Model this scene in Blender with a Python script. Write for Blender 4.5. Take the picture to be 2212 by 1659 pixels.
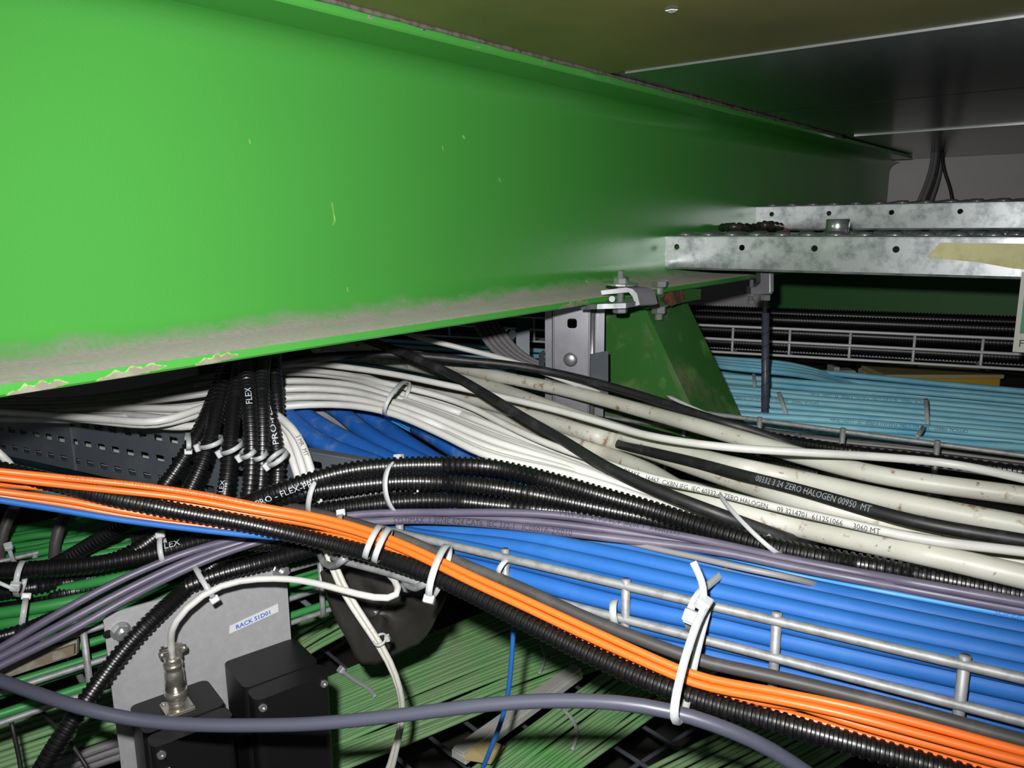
import bpy, bmesh, math, random
from mathutils import Vector, Matrix
random.seed(7)
for o in list(bpy.data.objects): bpy.data.objects.remove(o)
scene = bpy.context.scene
COL = scene.collection

# ------------------------------------------------------------------ camera
F_PX = 1707.0; PITCH = math.radians(11.493); YAW = math.radians(38.274); ROLL = math.radians(-.568); CAM_H = 0.85
CAM = Vector((0, 0, CAM_H))
SP, CP = math.sin(PITCH), math.cos(PITCH)
FH = Vector((-math.sin(YAW), math.cos(YAW), 0)); RT = Vector((math.cos(YAW), math.sin(YAW), 0)); UPW = Vector((0, 0, 1))
FWD = FH*CP - UPW*SP; CUP = FH*SP + UPW*CP
RH = RT; RT, CUP = RT*math.cos(ROLL)+CUP*math.sin(ROLL), CUP*math.cos(ROLL)-RT*math.sin(ROLL)
cd = bpy.data.cameras.new('camera'); cam = bpy.data.objects.new('camera', cd); COL.objects.link(cam)
cd.sensor_width = 36.0; cd.lens = F_PX/2212*36.0; cd.clip_start = 0.01; cd.clip_end = 50
cam.matrix_world = Matrix.Translation(CAM) @ Matrix((RT, CUP, -FWD)).transposed().to_4x4()
scene.camera = cam

# ------------------------------------------------------------------ world, flash, exposure
w = bpy.data.worlds.new('world'); scene.world = w; w.use_nodes = True
w.node_tree.nodes['Background'].inputs[0].default_value = (0.9, 0.95, 1.0, 1)
w.node_tree.nodes['Background'].inputs[1].default_value = 0.11
ld = bpy.data.lights.new('camera_flash', 'SPOT'); fl = bpy.data.objects.new('camera_flash', ld); COL.objects.link(fl)
ld.energy = 35.0; ld.spot_size = math.radians(112); ld.spot_blend = 1.0; ld.shadow_soft_size = 0.008
ld.color = (1.0, 0.985, 0.96)
fl.matrix_world = Matrix.Translation(CAM + RT*-0.028 + CUP*0.042) @ Matrix((RT, CUP, -FWD)).transposed().to_4x4()
scene.view_settings.view_transform = 'Standard'; scene.view_settings.look = 'None'
scene.view_settings.gamma = 1.0; scene.view_settings.use_curve_mapping = False
scene.view_settings.exposure = 0.0

# ------------------------------------------------------------------ helpers
def V(*a): return Vector(a)
def ray(px, py): return FWD + RT*((px-1106)/F_PX) + CUP*((829.5-py)/F_PX)
def U(px, py, dep=None, X=None, Y=None):
    """world point seen at a pixel; dep>0 = depth along the view axis, dep<0 = height under the camera, or on the plane X= / Y="""
    r = ray(px, py)
    if X is not None: return CAM + r*(X/r.x)
    if Y is not None: return CAM + r*(Y/r.y)
    if dep < 0: return CAM + r*(dep/r.z)
    return CAM + r*dep
def depth_of(p): return (p-CAM).dot(FWD)
RDX = [(-400, .90), (0, .80), (400, .71), (690, .65), (880, .611), (1200, .548), (1345, .522), (1500, .498), (2080, .4245), (2212, .416), (2600, .39)]
def RD(px):
    for (a, da), (b, db) in zip(RDX, RDX[1:]):
        if px <= b: return da + (db-da)*(px-a)/(b-a)
    return RDX[-1][1]
def R(px, py, off): return (px, py, RD(px)+off)
def srgb(c): return tuple((x/255/12.92 if x/255 <= .04045 else ((x/255+.055)/1.055)**2.4) for x in c)+(1.0,)

MATS = {}
def mat(name, col, rough=.5, metal=0, spots=(), spec=.5, bump=0, bscale=300, coat=0, subsurf=0, trans=0):
    """spots: (colour, noise scale, lo, hi, stretch) layers of dust, dirt and wear mixed in by noise"""
    m = bpy.data.materials.new(name); m.use_nodes = True; nt = m.node_tree; b = nt.nodes['Principled BSDF']
    b.inputs['Roughness'].default_value = rough; b.inputs['Metallic'].default_value = metal
    b.inputs['Specular IOR Level'].default_value = spec; b.inputs['Coat Weight'].default_value = coat
    b.inputs['Transmission Weight'].default_value = trans
    if subsurf:
        b.inputs['Subsurface Weight'].default_value = subsurf; b.inputs['Subsurface Scale'].default_value = .004
    tc = nt.nodes.new('ShaderNodeTexCoord'); src = None
    c0 = srgb(col); b.inputs['Base Color'].default_value = c0
    for (sc, nscale, lo, hi, stretch) in spots:
        mp = nt.nodes.new('ShaderNodeMapping'); mp.inputs['Scale'].default_value = stretch
        nt.links.new(tc.outputs['Object'], mp.inputs[0])
        n = nt.nodes.new('ShaderNodeTexNoise'); n.inputs['Scale'].default_value = nscale; n.inputs['Detail'].default_value = 6
        n.inputs['Roughness'].default_value = .65
        nt.links.new(mp.outputs[0], n.inputs['Vector'])
        mr = nt.nodes.new('ShaderNodeMapRange'); mr.inputs['From Min'].default_value = lo; mr.inputs['From Max'].default_value = hi
        nt.links.new(n.outputs['Fac'], mr.inputs[0])
        mx = nt.nodes.new('ShaderNodeMix'); mx.data_type = 'RGBA'
        nt.links.new(mr.outputs[0], mx.inputs['Factor'])
        if src is None: mx.inputs[6].default_value = c0
        else: nt.links.new(src, mx.inputs[6])
        mx.inputs[7].default_value = srgb(sc); src = mx.outputs[2]
    if src: nt.links.new(src, b.inputs['Base Color'])
    if bump:
        n = nt.nodes.new('ShaderNodeTexNoise'); n.inputs['Scale'].default_value = bscale; nt.links.new(tc.outputs['Object'], n.inputs['Vector'])
        bp = nt.nodes.new('ShaderNodeBump'); bp.inputs['Strength'].default_value = bump; bp.inputs['Distance'].default_value = .001
        nt.links.new(n.outputs['Fac'], bp.inputs['Height']); nt.links.new(bp.outputs[0], b.inputs['Normal'])
    MATS[name] = m; return m
S1 = (1, 1, 1)
mat('white_cable', (195, 195, 192), .42, spots=[((172, 170, 166), 14, .5, .75, S1)])
mat('old_white', (189, 189, 181), .45, spots=[((176, 173, 160), 12, .45, .7, S1), ((138, 112, 84), 55, .60, .68, (1, 1, 1)), ((104, 96, 86), 150, .64, .71, S1)])
mat('black_cable', (27, 27, 29), .5, spots=[((62, 62, 64), 40, .5, .8, S1)])
mat('conduit', (13, 13, 15), .36, spec=.6, spots=[((34, 33, 30), 60, .55, .9, S1)])
mat('blue_cable', (35, 94, 166), .6, spec=.3, spots=[((50, 106, 172), 18, .5, .75, S1)])
mat('dusty_blue', (19, 79, 154), .55, spots=[((96, 120, 150), 24, .52, .72, S1)])
mat('sky_cable', (45, 131, 199), .45)
mat('purple_cable', (87, 82, 101), .42, spots=[((112, 106, 124), 20, .5, .8, S1)])
mat('slate_cable', (71, 73, 87), .4)
mat('dark_grey', (62, 60, 60), .5, spots=[((94, 90, 86), 30, .5, .8, S1)])
mat('orange_cable', (223, 106, 37), .4)
mat('aqua_cable', (138, 200, 216), .5, spots=[((104, 178, 210), 8, .45, .65, S1)])
mat('green_cable', (50, 131, 66), .42)
mat('dusty_green', (126, 178, 118), .6, spots=[((150, 172, 132), 12, .42, .7, S1), ((100, 180, 92), 7, .52, .66, S1)])
mat('grey_cable', (128, 126, 128), .5)
mat('tie', (195, 199, 201), .35, trans=.25)
mat('galv', (186, 190, 194), .34, metal=.7, spots=[((140, 146, 150), 36, .45, .62, S1), ((206, 210, 214), 22, .55, .7, S1)])
mat('wire', (150, 152, 154), .55, metal=.4, spots=[((120, 122, 124), 120, .45, .7, S1)])
mat('zinc', (206, 208, 210), .28, metal=.85)
mat('strut', (158, 158, 164), .34, metal=.7, spots=[((140, 140, 148), 30, .4, .7, S1)])
mat('tray_grey', (92, 98, 106), .5, metal=.35, spots=[((112, 116, 120), 20, .5, .75, S1)])
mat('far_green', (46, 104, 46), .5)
mat('wall', (226, 222, 220), .8, spots=[((212, 208, 208), 3, .4, .7, S1)])
mat('slab', (64, 62, 58), .85, spots=[((40, 40, 38), 8, .45, .6, S1)], bump=.4, bscale=60)
mat('panel_olive', (128, 120, 72), .45, metal=.25, spots=[((108, 102, 60), 4, .4, .65, S1), ((120, 116, 84), 160, .58, .75, S1)])
mat('panel_steel', (122, 126, 128), .2, metal=.9, spots=[((96, 100, 104), 5, .4, .65, (1, .3, 1))], bump=.02, bscale=30)
mat('edge_steel', (190, 194, 196), .3, metal=.8)
mat('bracket_green', (45, 99, 37), .5, spots=[((104, 108, 82), 9, .5, .68, S1), ((78, 140, 60), 18, .55, .7, S1)])
mat('burnt', (58, 48, 38), .85, spots=[((132, 78, 40), 40, .46, .62, S1), ((24, 20, 18), 60, .55, .7, S1)])
mat('plate', (153, 153, 155), .6, metal=.15, spots=[((160, 160, 164), 140, .4, .65, S1)])
mat('black_box', (18, 18, 19), .42, bump=.15, bscale=900)
mat('label', (201, 204, 210), .5)
mat('blue_ink', (40, 96, 178), .6)
mat('dark_ink', (40, 39, 46), .6)
mat('light_ink', (170, 178, 186), .6)
mat('grey_ink', (128, 134, 140), .6)
mat('bright_metal', (206, 202, 192), .26, metal=.9)
mat('bag', (46, 45, 43), .3, spots=[((58, 56, 53), 12, .4, .7, S1)])
mat('tape', (206, 200, 150), .6, spots=[((190, 182, 128), 30, .45, .6, S1)])
mat('card', (176, 160, 110), .8)
mat('white_plastic', (186, 185, 181), .5)
mat('yellow', (198, 160, 40), .6)
mat('red', (150, 50, 40), .6)
mat('sign_green', (40, 130, 92), .5)
mat('rust_metal', (110, 100, 86), .6, metal=.4, spots=[((150, 146, 138), 30, .5, .7, S1)])
mat('primer', (120, 150, 78), .8, spots=[((120, 190, 90), 90, .52, .6, S1)])
mat('bare_steel', (116, 112, 100), .7, spots=[((120, 96, 70), 160, .56, .66, S1), ((136, 134, 120), 60, .5, .7, S1)])
mat('grime', (96, 92, 84), .9, spots=[((66, 62, 56), 90, .45, .6, S1)])
mat('pale_wire', (198, 198, 200), .5, metal=.2)
mat('scuff', (104, 176, 92), .6)
mat('ink_dark_orange', (150, 70, 30), .6)
mat('aqua_ink', (50, 90, 104), .6)

def beam_material():
    m = bpy.data.materials.new('green_paint'); m.use_nodes = True; nt = m.node_tree; b = nt.nodes['Principled BSDF']
    N = nt.nodes.new; L = nt.links.new
    tc = N('ShaderNodeTexCoord')
    base = N('ShaderNodeTexNoise'); base.inputs['Scale'].default_value = 5; base.inputs['Detail'].default_value = 4; L(tc.outputs['Object'], base.inputs['Vector'])
    c1 = N('ShaderNodeMix'); c1.data_type = 'RGBA'; c1.inputs[6].default_value = srgb((68, 146, 61)); c1.inputs[7].default_value = srgb((64, 140, 58))
    L(base.outputs['Fac'], c1.inputs['Factor'])
    # dust that has settled on the lower flange and its fillet (height above the flange, ragged edge)
    sx = N('ShaderNodeSeparateXYZ'); L(tc.outputs['Object'], sx.inputs[0])
    mp = N('ShaderNodeMapping'); mp.inputs['Scale'].default_value = (1, .55, 1); L(tc.outputs['Object'], mp.inputs[0])
    dn = N('ShaderNodeTexNoise'); dn.inputs['Scale'].default_value = 46; dn.inputs['Detail'].default_value = 5; dn.inputs['Roughness'].default_value = .6; L(mp.outputs[0], dn.inputs['Vector'])
    k = N('ShaderNodeMath'); k.operation = 'MULTIPLY_ADD'; k.inputs[1].default_value = .022; L(dn.outputs['Fac'], k.inputs[0]); k.inputs[2].default_value = -.011
    a = N('ShaderNodeMath'); a.operation = 'ADD'; L(sx.outputs['Z'], a.inputs[0]); L(k.outputs[0], a.inputs[1])
    hz = N('ShaderNodeMapRange'); hz.inputs['From Min'].default_value = .013; hz.inputs['From Max'].default_value = .001; L(a.outputs[0], hz.inputs[0])
    ge = N('ShaderNodeNewGeometry'); sn = N('ShaderNodeSeparateXYZ'); L(ge.outputs['Normal'], sn.inputs[0])
    up = N('ShaderNodeMapRange'); up.inputs['From Min'].default_value = .02; up.inputs['From Max'].default_value = .25; L(sn.outputs['Z'], up.inputs[0])
    du = N('ShaderNodeMath'); du.operation = 'MULTIPLY'; L(hz.outputs[0], du.inputs[0]); L(up.outputs[0], du.inputs[1])
    fine = N('ShaderNodeTexNoise'); fine.inputs['Scale'].default_value = 260; fine.inputs['Detail'].default_value = 6; L(tc.outputs['Object'], fine.inputs['Vector'])
    dc = N('ShaderNodeMix'); dc.data_type = 'RGBA'; dc.inputs[6].default_value = srgb((92, 89, 83)); dc.inputs[7].default_value = srgb((120, 116, 110)); L(fine.outputs['Fac'], dc.inputs['Factor'])
    dm = N('ShaderNodeMath'); dm.operation = 'MULTIPLY'; dm.inputs[1].default_value = .97; L(du.outputs[0], dm.inputs[0])
    mx = N('ShaderNodeMix'); mx.data_type = 'RGBA'; L(dm.outputs[0], mx.inputs['Factor']); L(c1.outputs[2], mx.inputs[6]); L(dc.outputs[2], mx.inputs[7])
    # fine scuffs
    mp2 = N('ShaderNodeMapping'); mp2.inputs['Scale'].default_value = (1, 2.2, .6); L(tc.outputs['Object'], mp2.inputs[0])
    sc = N('ShaderNodeTexNoise'); sc.inputs['Scale'].default_value = 70; sc.inputs['Detail'].default_value = 2; L(mp2.outputs[0], sc.inputs['Vector'])
    sr = N('ShaderNodeMapRange'); sr.inputs['From Min'].default_value = .79; sr.inputs['From Max'].default_value = .84; L(sc.outputs['Fac'], sr.inputs[0])
    m2 = N('ShaderNodeMix'); m2.data_type = 'RGBA'; L(sr.outputs[0], m2.inputs['Factor']); L(mx.outputs[2], m2.inputs[6]); m2.inputs[7].default_value = srgb((176, 200, 130))
    L(m2.outputs[2], b.inputs['Base Color'])
    rr = N('ShaderNodeMapRange'); rr.inputs['To Min'].default_value = .24; rr.inputs['To Max'].default_value = .9; L(du.outputs[0], rr.inputs[0]); L(rr.outputs[0], b.inputs['Roughness'])
    bp = N('ShaderNodeBump'); bp.inputs['Strength'].default_value = .12; bp.inputs['Distance'].default_value = .001
    on = N('ShaderNodeTexNoise'); on.inputs['Scale'].default_value = 500; L(tc.outputs['Object'], on.inputs['Vector']); L(on.outputs['Fac'], bp.inputs['Height']); L(bp.outputs[0], b.inputs['Normal'])
    L(du.outputs[0], b.inputs['Diffuse Roughness'])
    b.inputs['Specular IOR Level'].default_value = .5
    MATS['green_paint'] = m
beam_material()

def tag(o, label=None, cat=None, group=None, kind=None):
    if label: o['label'] = label
    if cat: o['category'] = cat
    if group: o['group'] = group
    if kind: o['kind'] = kind
    return o
def thing(name, loc, label, cat, group=None):
    o = bpy.data.objects.new(name, None); o.empty_display_size = .02; COL.objects.link(o); o.location = loc
    bpy.context.view_layer.update()
    return tag(o, label, cat, group)
def mesh_obj(name, verts, faces, m, parent=None, smooth=False, origin=None):
    """verts in world space; the object's origin goes to `origin` (default: mean of the verts)"""
    if origin is None:
        origin = Vector((0, 0, 0))
        for v in verts: origin += Vector(v)
        origin /= len(verts)
    me = bpy.data.meshes.new(name)
    me.from_pydata([tuple(Vector(v)-origin) for v in verts], [], faces)
    bm = bmesh.new(); bm.from_mesh(me); bmesh.ops.recalc_face_normals(bm, faces=bm.faces); bm.to_mesh(me); bm.free()
    if smooth:
        for p in me.polygons: p.use_smooth = True
    me.materials.append(MATS[m] if isinstance(m, str) else m)
    o = bpy.data.objects.new(name, me); COL.objects.link(o)
    if parent is not None:
        o.parent = parent; o.location = origin - world_loc(parent)
    else: o.location = origin
    return o
def world_loc(o):
    p = o.location.copy()
    while o.parent is not None:
        o = o.parent; p += o.location
    return p
class MB:
    def __init__(s): s.v = []; s.f = []
    def add(s, vs, fs):
        n = len(s.v); s.v += [Vector(v) for v in vs]; s.f += [tuple(i+n for i in f) for f in fs]; return s
    def box(s, c, ax, ay, az):
        """centre and three half-axis vectors, edges chamfered a little"""
        c = Vector(c); ax, ay, az = Vector(ax), Vector(ay), Vector(az)
        ch = min(ax.length, ay.length, az.length)*.22
        bm = bmesh.new(); vs = []
        for i in (-1, 1):
            for j in (-1, 1):
                for k in (-1, 1): vs.append(bm.verts.new(c+ax*i+ay*j+az*k))
        for f in ((0, 1, 3, 2), (4, 6, 7, 5), (0, 4, 5, 1), (2, 3, 7, 6), (0, 2, 6, 4), (1, 5, 7, 3)): bm.faces.new([vs[q] for q in f])
        bmesh.ops.bevel(bm, geom=list(bm.edges), offset=ch, segments=1, affect='EDGES', profile=.5)
        bm.verts.index_update()
        s.add([v.co.copy() for v in bm.verts], [tuple(v.index for v in f.verts) for f in bm.faces]); bm.free(); return s
    def pbox(s, c, ax, ay, az):
        c = Vector(c); vs = [c+Vector(ax)*i+Vector(ay)*j+Vector(az)*k for i in (-1, 1) for j in (-1, 1) for k in (-1, 1)]
        return s.add(vs, [(0, 1, 3, 2), (4, 6, 7, 5), (0, 4, 5, 1), (2, 3, 7, 6), (0, 2, 6, 4), (1, 5, 7, 3)])
    def prism(s, poly, ext):
        """closed polygon of world points extruded along ext"""
        n = len(poly); vs = [Vector(p) for p in poly]+[Vector(p)+ext for p in poly]
        fs = [tuple(range(n)), tuple(range(2*n-1, n-1, -1))]+[(i, (i+1) % n, (i+1) % n+n, i+n) for i in range(n)]
        return s.add(vs, fs)
    def lathe(s, base, axis, prof, n=16, ref=None):
        """rings (distance along axis, radius) around an axis"""
        axis = Vector(axis).normalized(); a = axis.orthogonal().normalized() if ref is None else (Vector(ref)-axis*Vector(ref).dot(axis)).normalized(); b = axis.cross(a)
        vs = []; fs = []
        for (t, r) in prof:
            for i in range(n):
                an = 2*math.pi*i/n; vs.append(Vector(base)+axis*t+(a*math.cos(an)+b*math.sin(an))*r)
        for j in range(len(prof)-1):
            for i in range(n): fs.append((j*n+i, j*n+(i+1) % n, (j+1)*n+(i+1) % n, (j+1)*n+i))
        fs.append(tuple(range(n-1, -1, -1))); fs.append(tuple((len(prof)-1)*n+i for i in range(n)))
        return s.add(vs, fs)
    def build(s, name, m, parent=None, smooth=False, origin=None): return mesh_obj(name, s.v, s.f, m, parent, smooth, origin)
def catmull(P, step):
    """resample control points with a centripetal-like spline, about `step` metres apart"""
    P = [Vector(p) for p in P]
    if len(P) == 2:
        n = max(2, int((P[1]-P[0]).length/step)); return [P[0].lerp(P[1], i/n) for i in range(n+1)]
    Q = [P[0]*2-P[1]]+P+[P[-1]*2-P[-2]]; out = []
    for i in range(1, len(Q)-2):
        p0, p1, p2, p3 = Q[i-1:i+3]
        d1 = max((p2-p1).length, 1e-5); d0 = max((p1-p0).length, 1e-5); d2 = max((p3-p2).length, 1e-5)
        m1 = ((p1-p0)/d0*d1+(p2-p1)*(d0/d1 if False else 1))*.5; m2 = ((p2-p1)+(p3-p2)/d2*d1)*.5
        n = max(1, int(d1/step))
        for k in range(n):
            t = k/n; t2 = t*t; t3 = t2*t
            out.append(p1*(2*t3-3*t2+1)+m1*(t3-2*t2+t)+p2*(-2*t3+3*t2)+m2*(t3-t2))
    out.append(P[-1]); return out
def smooth_path(P, it=2):
    for _ in range(it): P = [P[0]]+[(P[i-1]+P[i]*2+P[i+1])/4 for i in range(1, len(P)-1)]+[P[-1]]
    return P
def frames(P):
    T = [((P[min(i+1, len(P)-1)]-P[max(i-1, 0)]).normalized()) for i in range(len(P))]
    n = T[0].orthogonal().normalized(); Ns = []
    for t in T:
        n = (n-t*n.dot(t)); n = n.normalized() if n.length > 1e-6 else t.orthogonal().normalized(); Ns.append(n)
    return T, Ns
def tube_geo(P, rad, seg=10, cap=True):
    """rad: number or list"""
    T, Ns = frames(P); vs = []; fs = []
    for i, p in enumerate(P):
        b = T[i].cross(Ns[i]); r = rad[i] if isinstance(rad, (list, tuple)) else rad
        for k in range(seg):
            an = 2*math.pi*k/seg; vs.append(p+(Ns[i]*math.cos(an)+b*math.sin(an))*r)
    for i in range(len(P)-1):
        for k in range(seg): fs.append((i*seg+k, i*seg+(k+1) % seg, (i+1)*seg+(k+1) % seg, (i+1)*seg+k))
    if cap: fs.append(tuple(range(seg-1, -1, -1))); fs.append(tuple((len(P)-1)*seg+k for k in range(seg)))
    return vs, fs
def resolve(pts): return [U(*p) if len(p) == 3 and not isinstance(p, Vector) else Vector(p) for p in pts]
def run_on(pts, P):
    """cables that leave the picture go on for a stretch"""
    if pts[-1][0] >= 2200 or pts[-1][1] >= 1690:
        d = (P[-1]-P[-2]).normalized(); d.z *= .25; P = P+[P[-1]+d*.15, P[-1]+d*.5]
    if pts[0][0] <= -20:
        d = (P[0]-P[1]).normalized(); d.z *= .25; P = [P[0]+d*.45, P[0]+d*.15]+P
    return P
def cable(name, pts, r, m, label, group=None, seg=10, step=.010, cat='cable', world=False):
    P = [Vector(p) for p in pts] if world else run_on(pts, [U(*p) for p in pts])
    P = smooth_path(catmull(P, step))
    vs, fs = tube_geo(P, r, seg)
    o = mesh_obj(name, vs, fs, m, None, True, origin=P[0].copy()); tag(o, label, cat, group)
    o_path[o.name] = (P, r); return o
o_path = {}
def conduit(pts, R_, label, group=None, pitch=.0042, seg=14, name='corrugated_conduit', world=False, depth=.84):
    P = [Vector(p) for p in pts] if world else run_on(pts, [U(*p) for p in pts])
    P = smooth_path(catmull(P, .008), 3)
    # arc-length lookup
    S = [0]
    for a, b in zip(P, P[1:]): S.append(S[-1]+(b-a).length)
    L = S[-1]; Q = []; rad = []; j = 0
    n = int(L/pitch)
    for i in range(n):
        for (f, rr) in ((0, depth), (.26, depth), (.36, .985), (.5, 1.0), (.80, .985), (.92, depth)):
            s = (i+f)*pitch
            while j < len(S)-2 and S[j+1] < s: j += 1
            t = (s-S[j])/max(S[j+1]-S[j], 1e-9); Q.append(P[j].lerp(P[j+1], t)); rad.append(R_*rr)
    vs, fs = tube_geo(Q, rad, seg)
    o = mesh_obj(name, vs, fs, 'conduit', None, False, origin=Q[0].copy()); tag(o, label, 'conduit', group)
    for p in o.data.polygons: p.use_smooth = True
    o.data.set_sharp_from_angle(angle=math.radians(40))
    o_path[o.name] = (P, R_); return o
def ribbon_geo(P, W, width, th):
    """strap through P, W = list of width directions"""
    T, _ = frames(P); vs = []; fs = []; n = len(P)
    for i, p in enumerate(P):
        wd = (W[i]-T[i]*W[i].dot(T[i])).normalized(); nn = T[i].cross(wd)
        for (a, b) in ((-1, -1), (1, -1), (1, 1), (-1, 1)): vs.append(p+wd*(a*width/2)+nn*(b*th/2))
    for i in range(n-1):
        for k in range(4): fs.append((i*4+k, i*4+(k+1) % 4, (i+1)*4+(k+1) % 4, (i+1)*4+k))
    fs.append((3, 2, 1, 0)); fs.append(tuple((n-1)*4+k for k in range(4)))
    return vs, fs
def head_geo(c, t, wd, s):
    nn = t.cross(wd).normalized(); mb = MB()
    mb.box(c, t*(s*.62), wd*(s*.66), nn*(s*.5)); mb.box(c+t*(s*.62), t*(s*.16), wd*(s*.46), nn*(s*.34)); return mb
def tie(A, B, M, d, rb, width, label, group=None, head=None, tail=0, hs=None, mname='tie'):
    """zip tie looped around a bundle: A, B pixels where the strap turns out of sight, M pixel of the strap's middle in front, d depth of the bundle's middle, rb its half thickness"""
    dA, dB = (d if isinstance(d, tuple) else (d, d))
    a = U(A[0], A[1], dA); b = U(B[0], B[1], dB); c = (a+b)/2; f = U(M[0], M[1], depth_of(c)-rb)-c; h = a-c
    N = 48; P = [c+h*math.cos(2*math.pi*i/N)+f*math.sin(2*math.pi*i/N) for i in range(N+1)]
    wd = h.cross(f).normalized()
    o = thing('cable_tie', c - Vector((0, 0, 0)), label, 'cable tie', group)
    vs, fs = ribbon_geo(P, [wd]*len(P), width, .0013); mesh_obj('strap', vs, fs, mname, o, True)
    if head is not None:
        th = math.radians(head); hp = c+h*math.cos(th)+f*math.sin(th); t = (-h*math.sin(th)+f*math.cos(th)).normalized()
        s = hs or width*.95; nn = t.cross(wd).normalized()
        if nn.dot(hp-c) < 0: nn = -nn
        hc = hp+nn*(s*.3); head_geo(hc, t, wd, s).build('head', mname, o)
        if tail:
            TP = catmull([hc, hc+nn*tail*.5+t*tail*.2, hc+nn*tail+t*tail*.1], .003)
            vs, fs = ribbon_geo(TP, [wd]*len(TP), width*.95, .0012); mesh_obj('tail', vs, fs, mname, o, True)
    return o
def strap(pts, width, label, group=None, head=None, hs=None, tail=None, wdir=None):
    """zip tie given by its whole run of pixels with depth; width lies across the run as seen from the front"""
    P = smooth_path(catmull(resolve(pts), .004)); T, _ = frames(P)
    W = [(T[i].cross((p-CAM).normalized()) if wdir is None else wdir) for i, p in enumerate(P)]
    o = thing('cable_tie', P[len(P)//2], label, 'cable tie', group)
    vs, fs = ribbon_geo(P, W, width, .0013); mesh_obj('strap', vs, fs, 'tie', o, True)
    if head is not None:
        hp = U(*head); k = min(range(len(P)), key=lambda i: (P[i]-hp).length); s = hs or width*.95
        head_geo(hp, T[k], (W[k]-T[k]*W[k].dot(T[k])).normalized(), s).build('head', 'tie', o)
    if tail:
        TP = smooth_path(catmull(resolve(tail), .003)); TT, _ = frames(TP)
        vs, fs = ribbon_geo(TP, [TT[i].cross((p-CAM).normalized()) for i, p in enumerate(TP)], width*.9, .0012); mesh_obj('tail', vs, fs, 'tie', o, True)
    return o
def text_mesh(s, size, bold=0):
    cu = bpy.data.curves.new('lettering', 'FONT'); cu.body = s; cu.size = size; cu.resolution_u = 2; cu.offset = bold*size
    ob = bpy.data.objects.new('lettering', cu); COL.objects.link(ob); bpy.context.view_layer.update()
    dg = bpy.context.evaluated_depsgraph_get(); me = bpy.data.meshes.new_from_object(ob.evaluated_get(dg))
    bm = bmesh.new(); bm.from_mesh(me)
    for k in range(-2, 9): bmesh.ops.bisect_plane(bm, geom=list(bm.verts)+list(bm.edges)+list(bm.faces), plane_co=(0, size*k*.11, 0), plane_no=(0, 1, 0))
    bm.verts.index_update(); vs = [v.co.copy() for v in bm.verts]; fs = [tuple(v.index for v in f.verts) for f in bm.faces]; bm.free()
    bpy.data.objects.remove(ob); bpy.data.meshes.remove(me); return vs, fs
def print_on(o, s, px, size, ink, phi=0.0, flip=False, off=.00028, stretch=1.0):
    """lettering wrapped on a cable, starting where the cable crosses picture column px"""
    P, r = o_path[o.name]
    def col(p): q = p-CAM; return 1106+F_PX*q.dot(RT)/q.dot(FWD)
    k = min(range(len(P)), key=lambda i: abs(col(P[i])-px))
    vs, fs = text_mesh(s, size); T, _ = frames(P)
    step = -1 if flip else 1
    if col(P[-1]) < col(P[0]): step = -step
    # arc length from k on
    seqP = P[k::step] if step > 0 else P[k::-1]; S = [0]
    for a, b in zip(seqP, seqP[1:]): S.append(S[-1]+(b-a).length)
    out = []
    for v in vs:
        s_ = v.x*stretch; j = 0
        while j < len(S)-2 and S[j+1] < s_: j += 1
        t = (s_-S[j])/max(S[j+1]-S[j], 1e-9); c = seqP[j].lerp(seqP[j+1], min(t, 3)); tg = (seqP[j+1]-seqP[j]).normalized()
        n = (CAM-c); n = (n-tg*n.dot(tg)).normalized(); up = n.cross(tg); th = (v.y-size*.35)/r+phi*(-1 if flip else 1)
        out.append(c+(n*math.cos(th)+up*math.sin(th))*(r+off))
    me = mesh_obj('lettering', out, fs, ink, o); return me
def flat_text(s, size, origin, xd, yd, ink, parent, name='lettering'):
    vs, fs = text_mesh(s, size); return mesh_obj(name, [origin+xd*v.x+yd*v.y for v in vs], fs, ink, parent)
def hexnut(mb, c, axis, r, h): return mb.lathe(Vector(c)-Vector(axis).normalized()*h/2, axis, [(0, r*.92), (h*.12, r), (h*.88, r), (h, r*.92)], 6)
def rod(mb, a, b, r, thread=.0015):
    a, b = Vector(a), Vector(b); L = (b-a).length; prof = []; n = int(L/thread)
    for i in range(n): prof += [(i*thread, r), ((i+.5)*thread, r*.86)]
    return mb.lathe(a, b-a, prof, 10)
def perforated(mb, O, u, v, nu, nv, cu, cv, hole, th, skip=None, stagger=False):
    """plate from cells cu x cv each with a hole (list of 8 or 12 offsets along u, v), front and back face and hole wall"""
    n = Vector(u).cross(Vector(v)).normalized()*th
    H = len(hole)
    for i in range(nu):
        for j in range(nv):
            c = Vector(O)+u*((i+.5)*cu)+v*((j+.5)*cv)
            cor = [c+u*(a*cu/2)+v*(b*cv/2) for a, b in ((-1, -1), (1, -1), (1, 1), (-1, 1))]
            if skip and skip(i, j):
                mb.add(cor+[p+n for p in cor], [(0, 1, 2, 3), (7, 6, 5, 4)]); continue
            hp = [c+u*a+v*b for a, b in hole]; base = len(mb.v)
            vs = cor+hp+[p+n for p in cor+hp]; fs = []
            q = H//4
            for s in range(4):
                a, b = s, (s+1) % 4
                idx = [4+(s*q+t) % H for t in range(q+1)]
                # side polygon between corner a, corner b and the hole points facing it
                fs.append(tuple([a, b]+idx[::-1])); fs.append(tuple(x+4+H for x in ([b, a]+idx)))
            for t in range(H): fs.append((4+t, 4+(t+1) % H, 4+(t+1) % H+4+H, 4+t+4+H))
            mb.add(vs, fs)
    return mb
def slot(a, b): # rounded slot, points start at lower left, counter-clockwise, so that each quarter faces one side
    return [(-a*.98, -b*.4), (-a*.6, -b), (a*.6, -b), (a*.98, -b*.4), (a*.98, b*.4), (a*.6, b), (-a*.6, b), (-a*.98, b*.4)]
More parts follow.
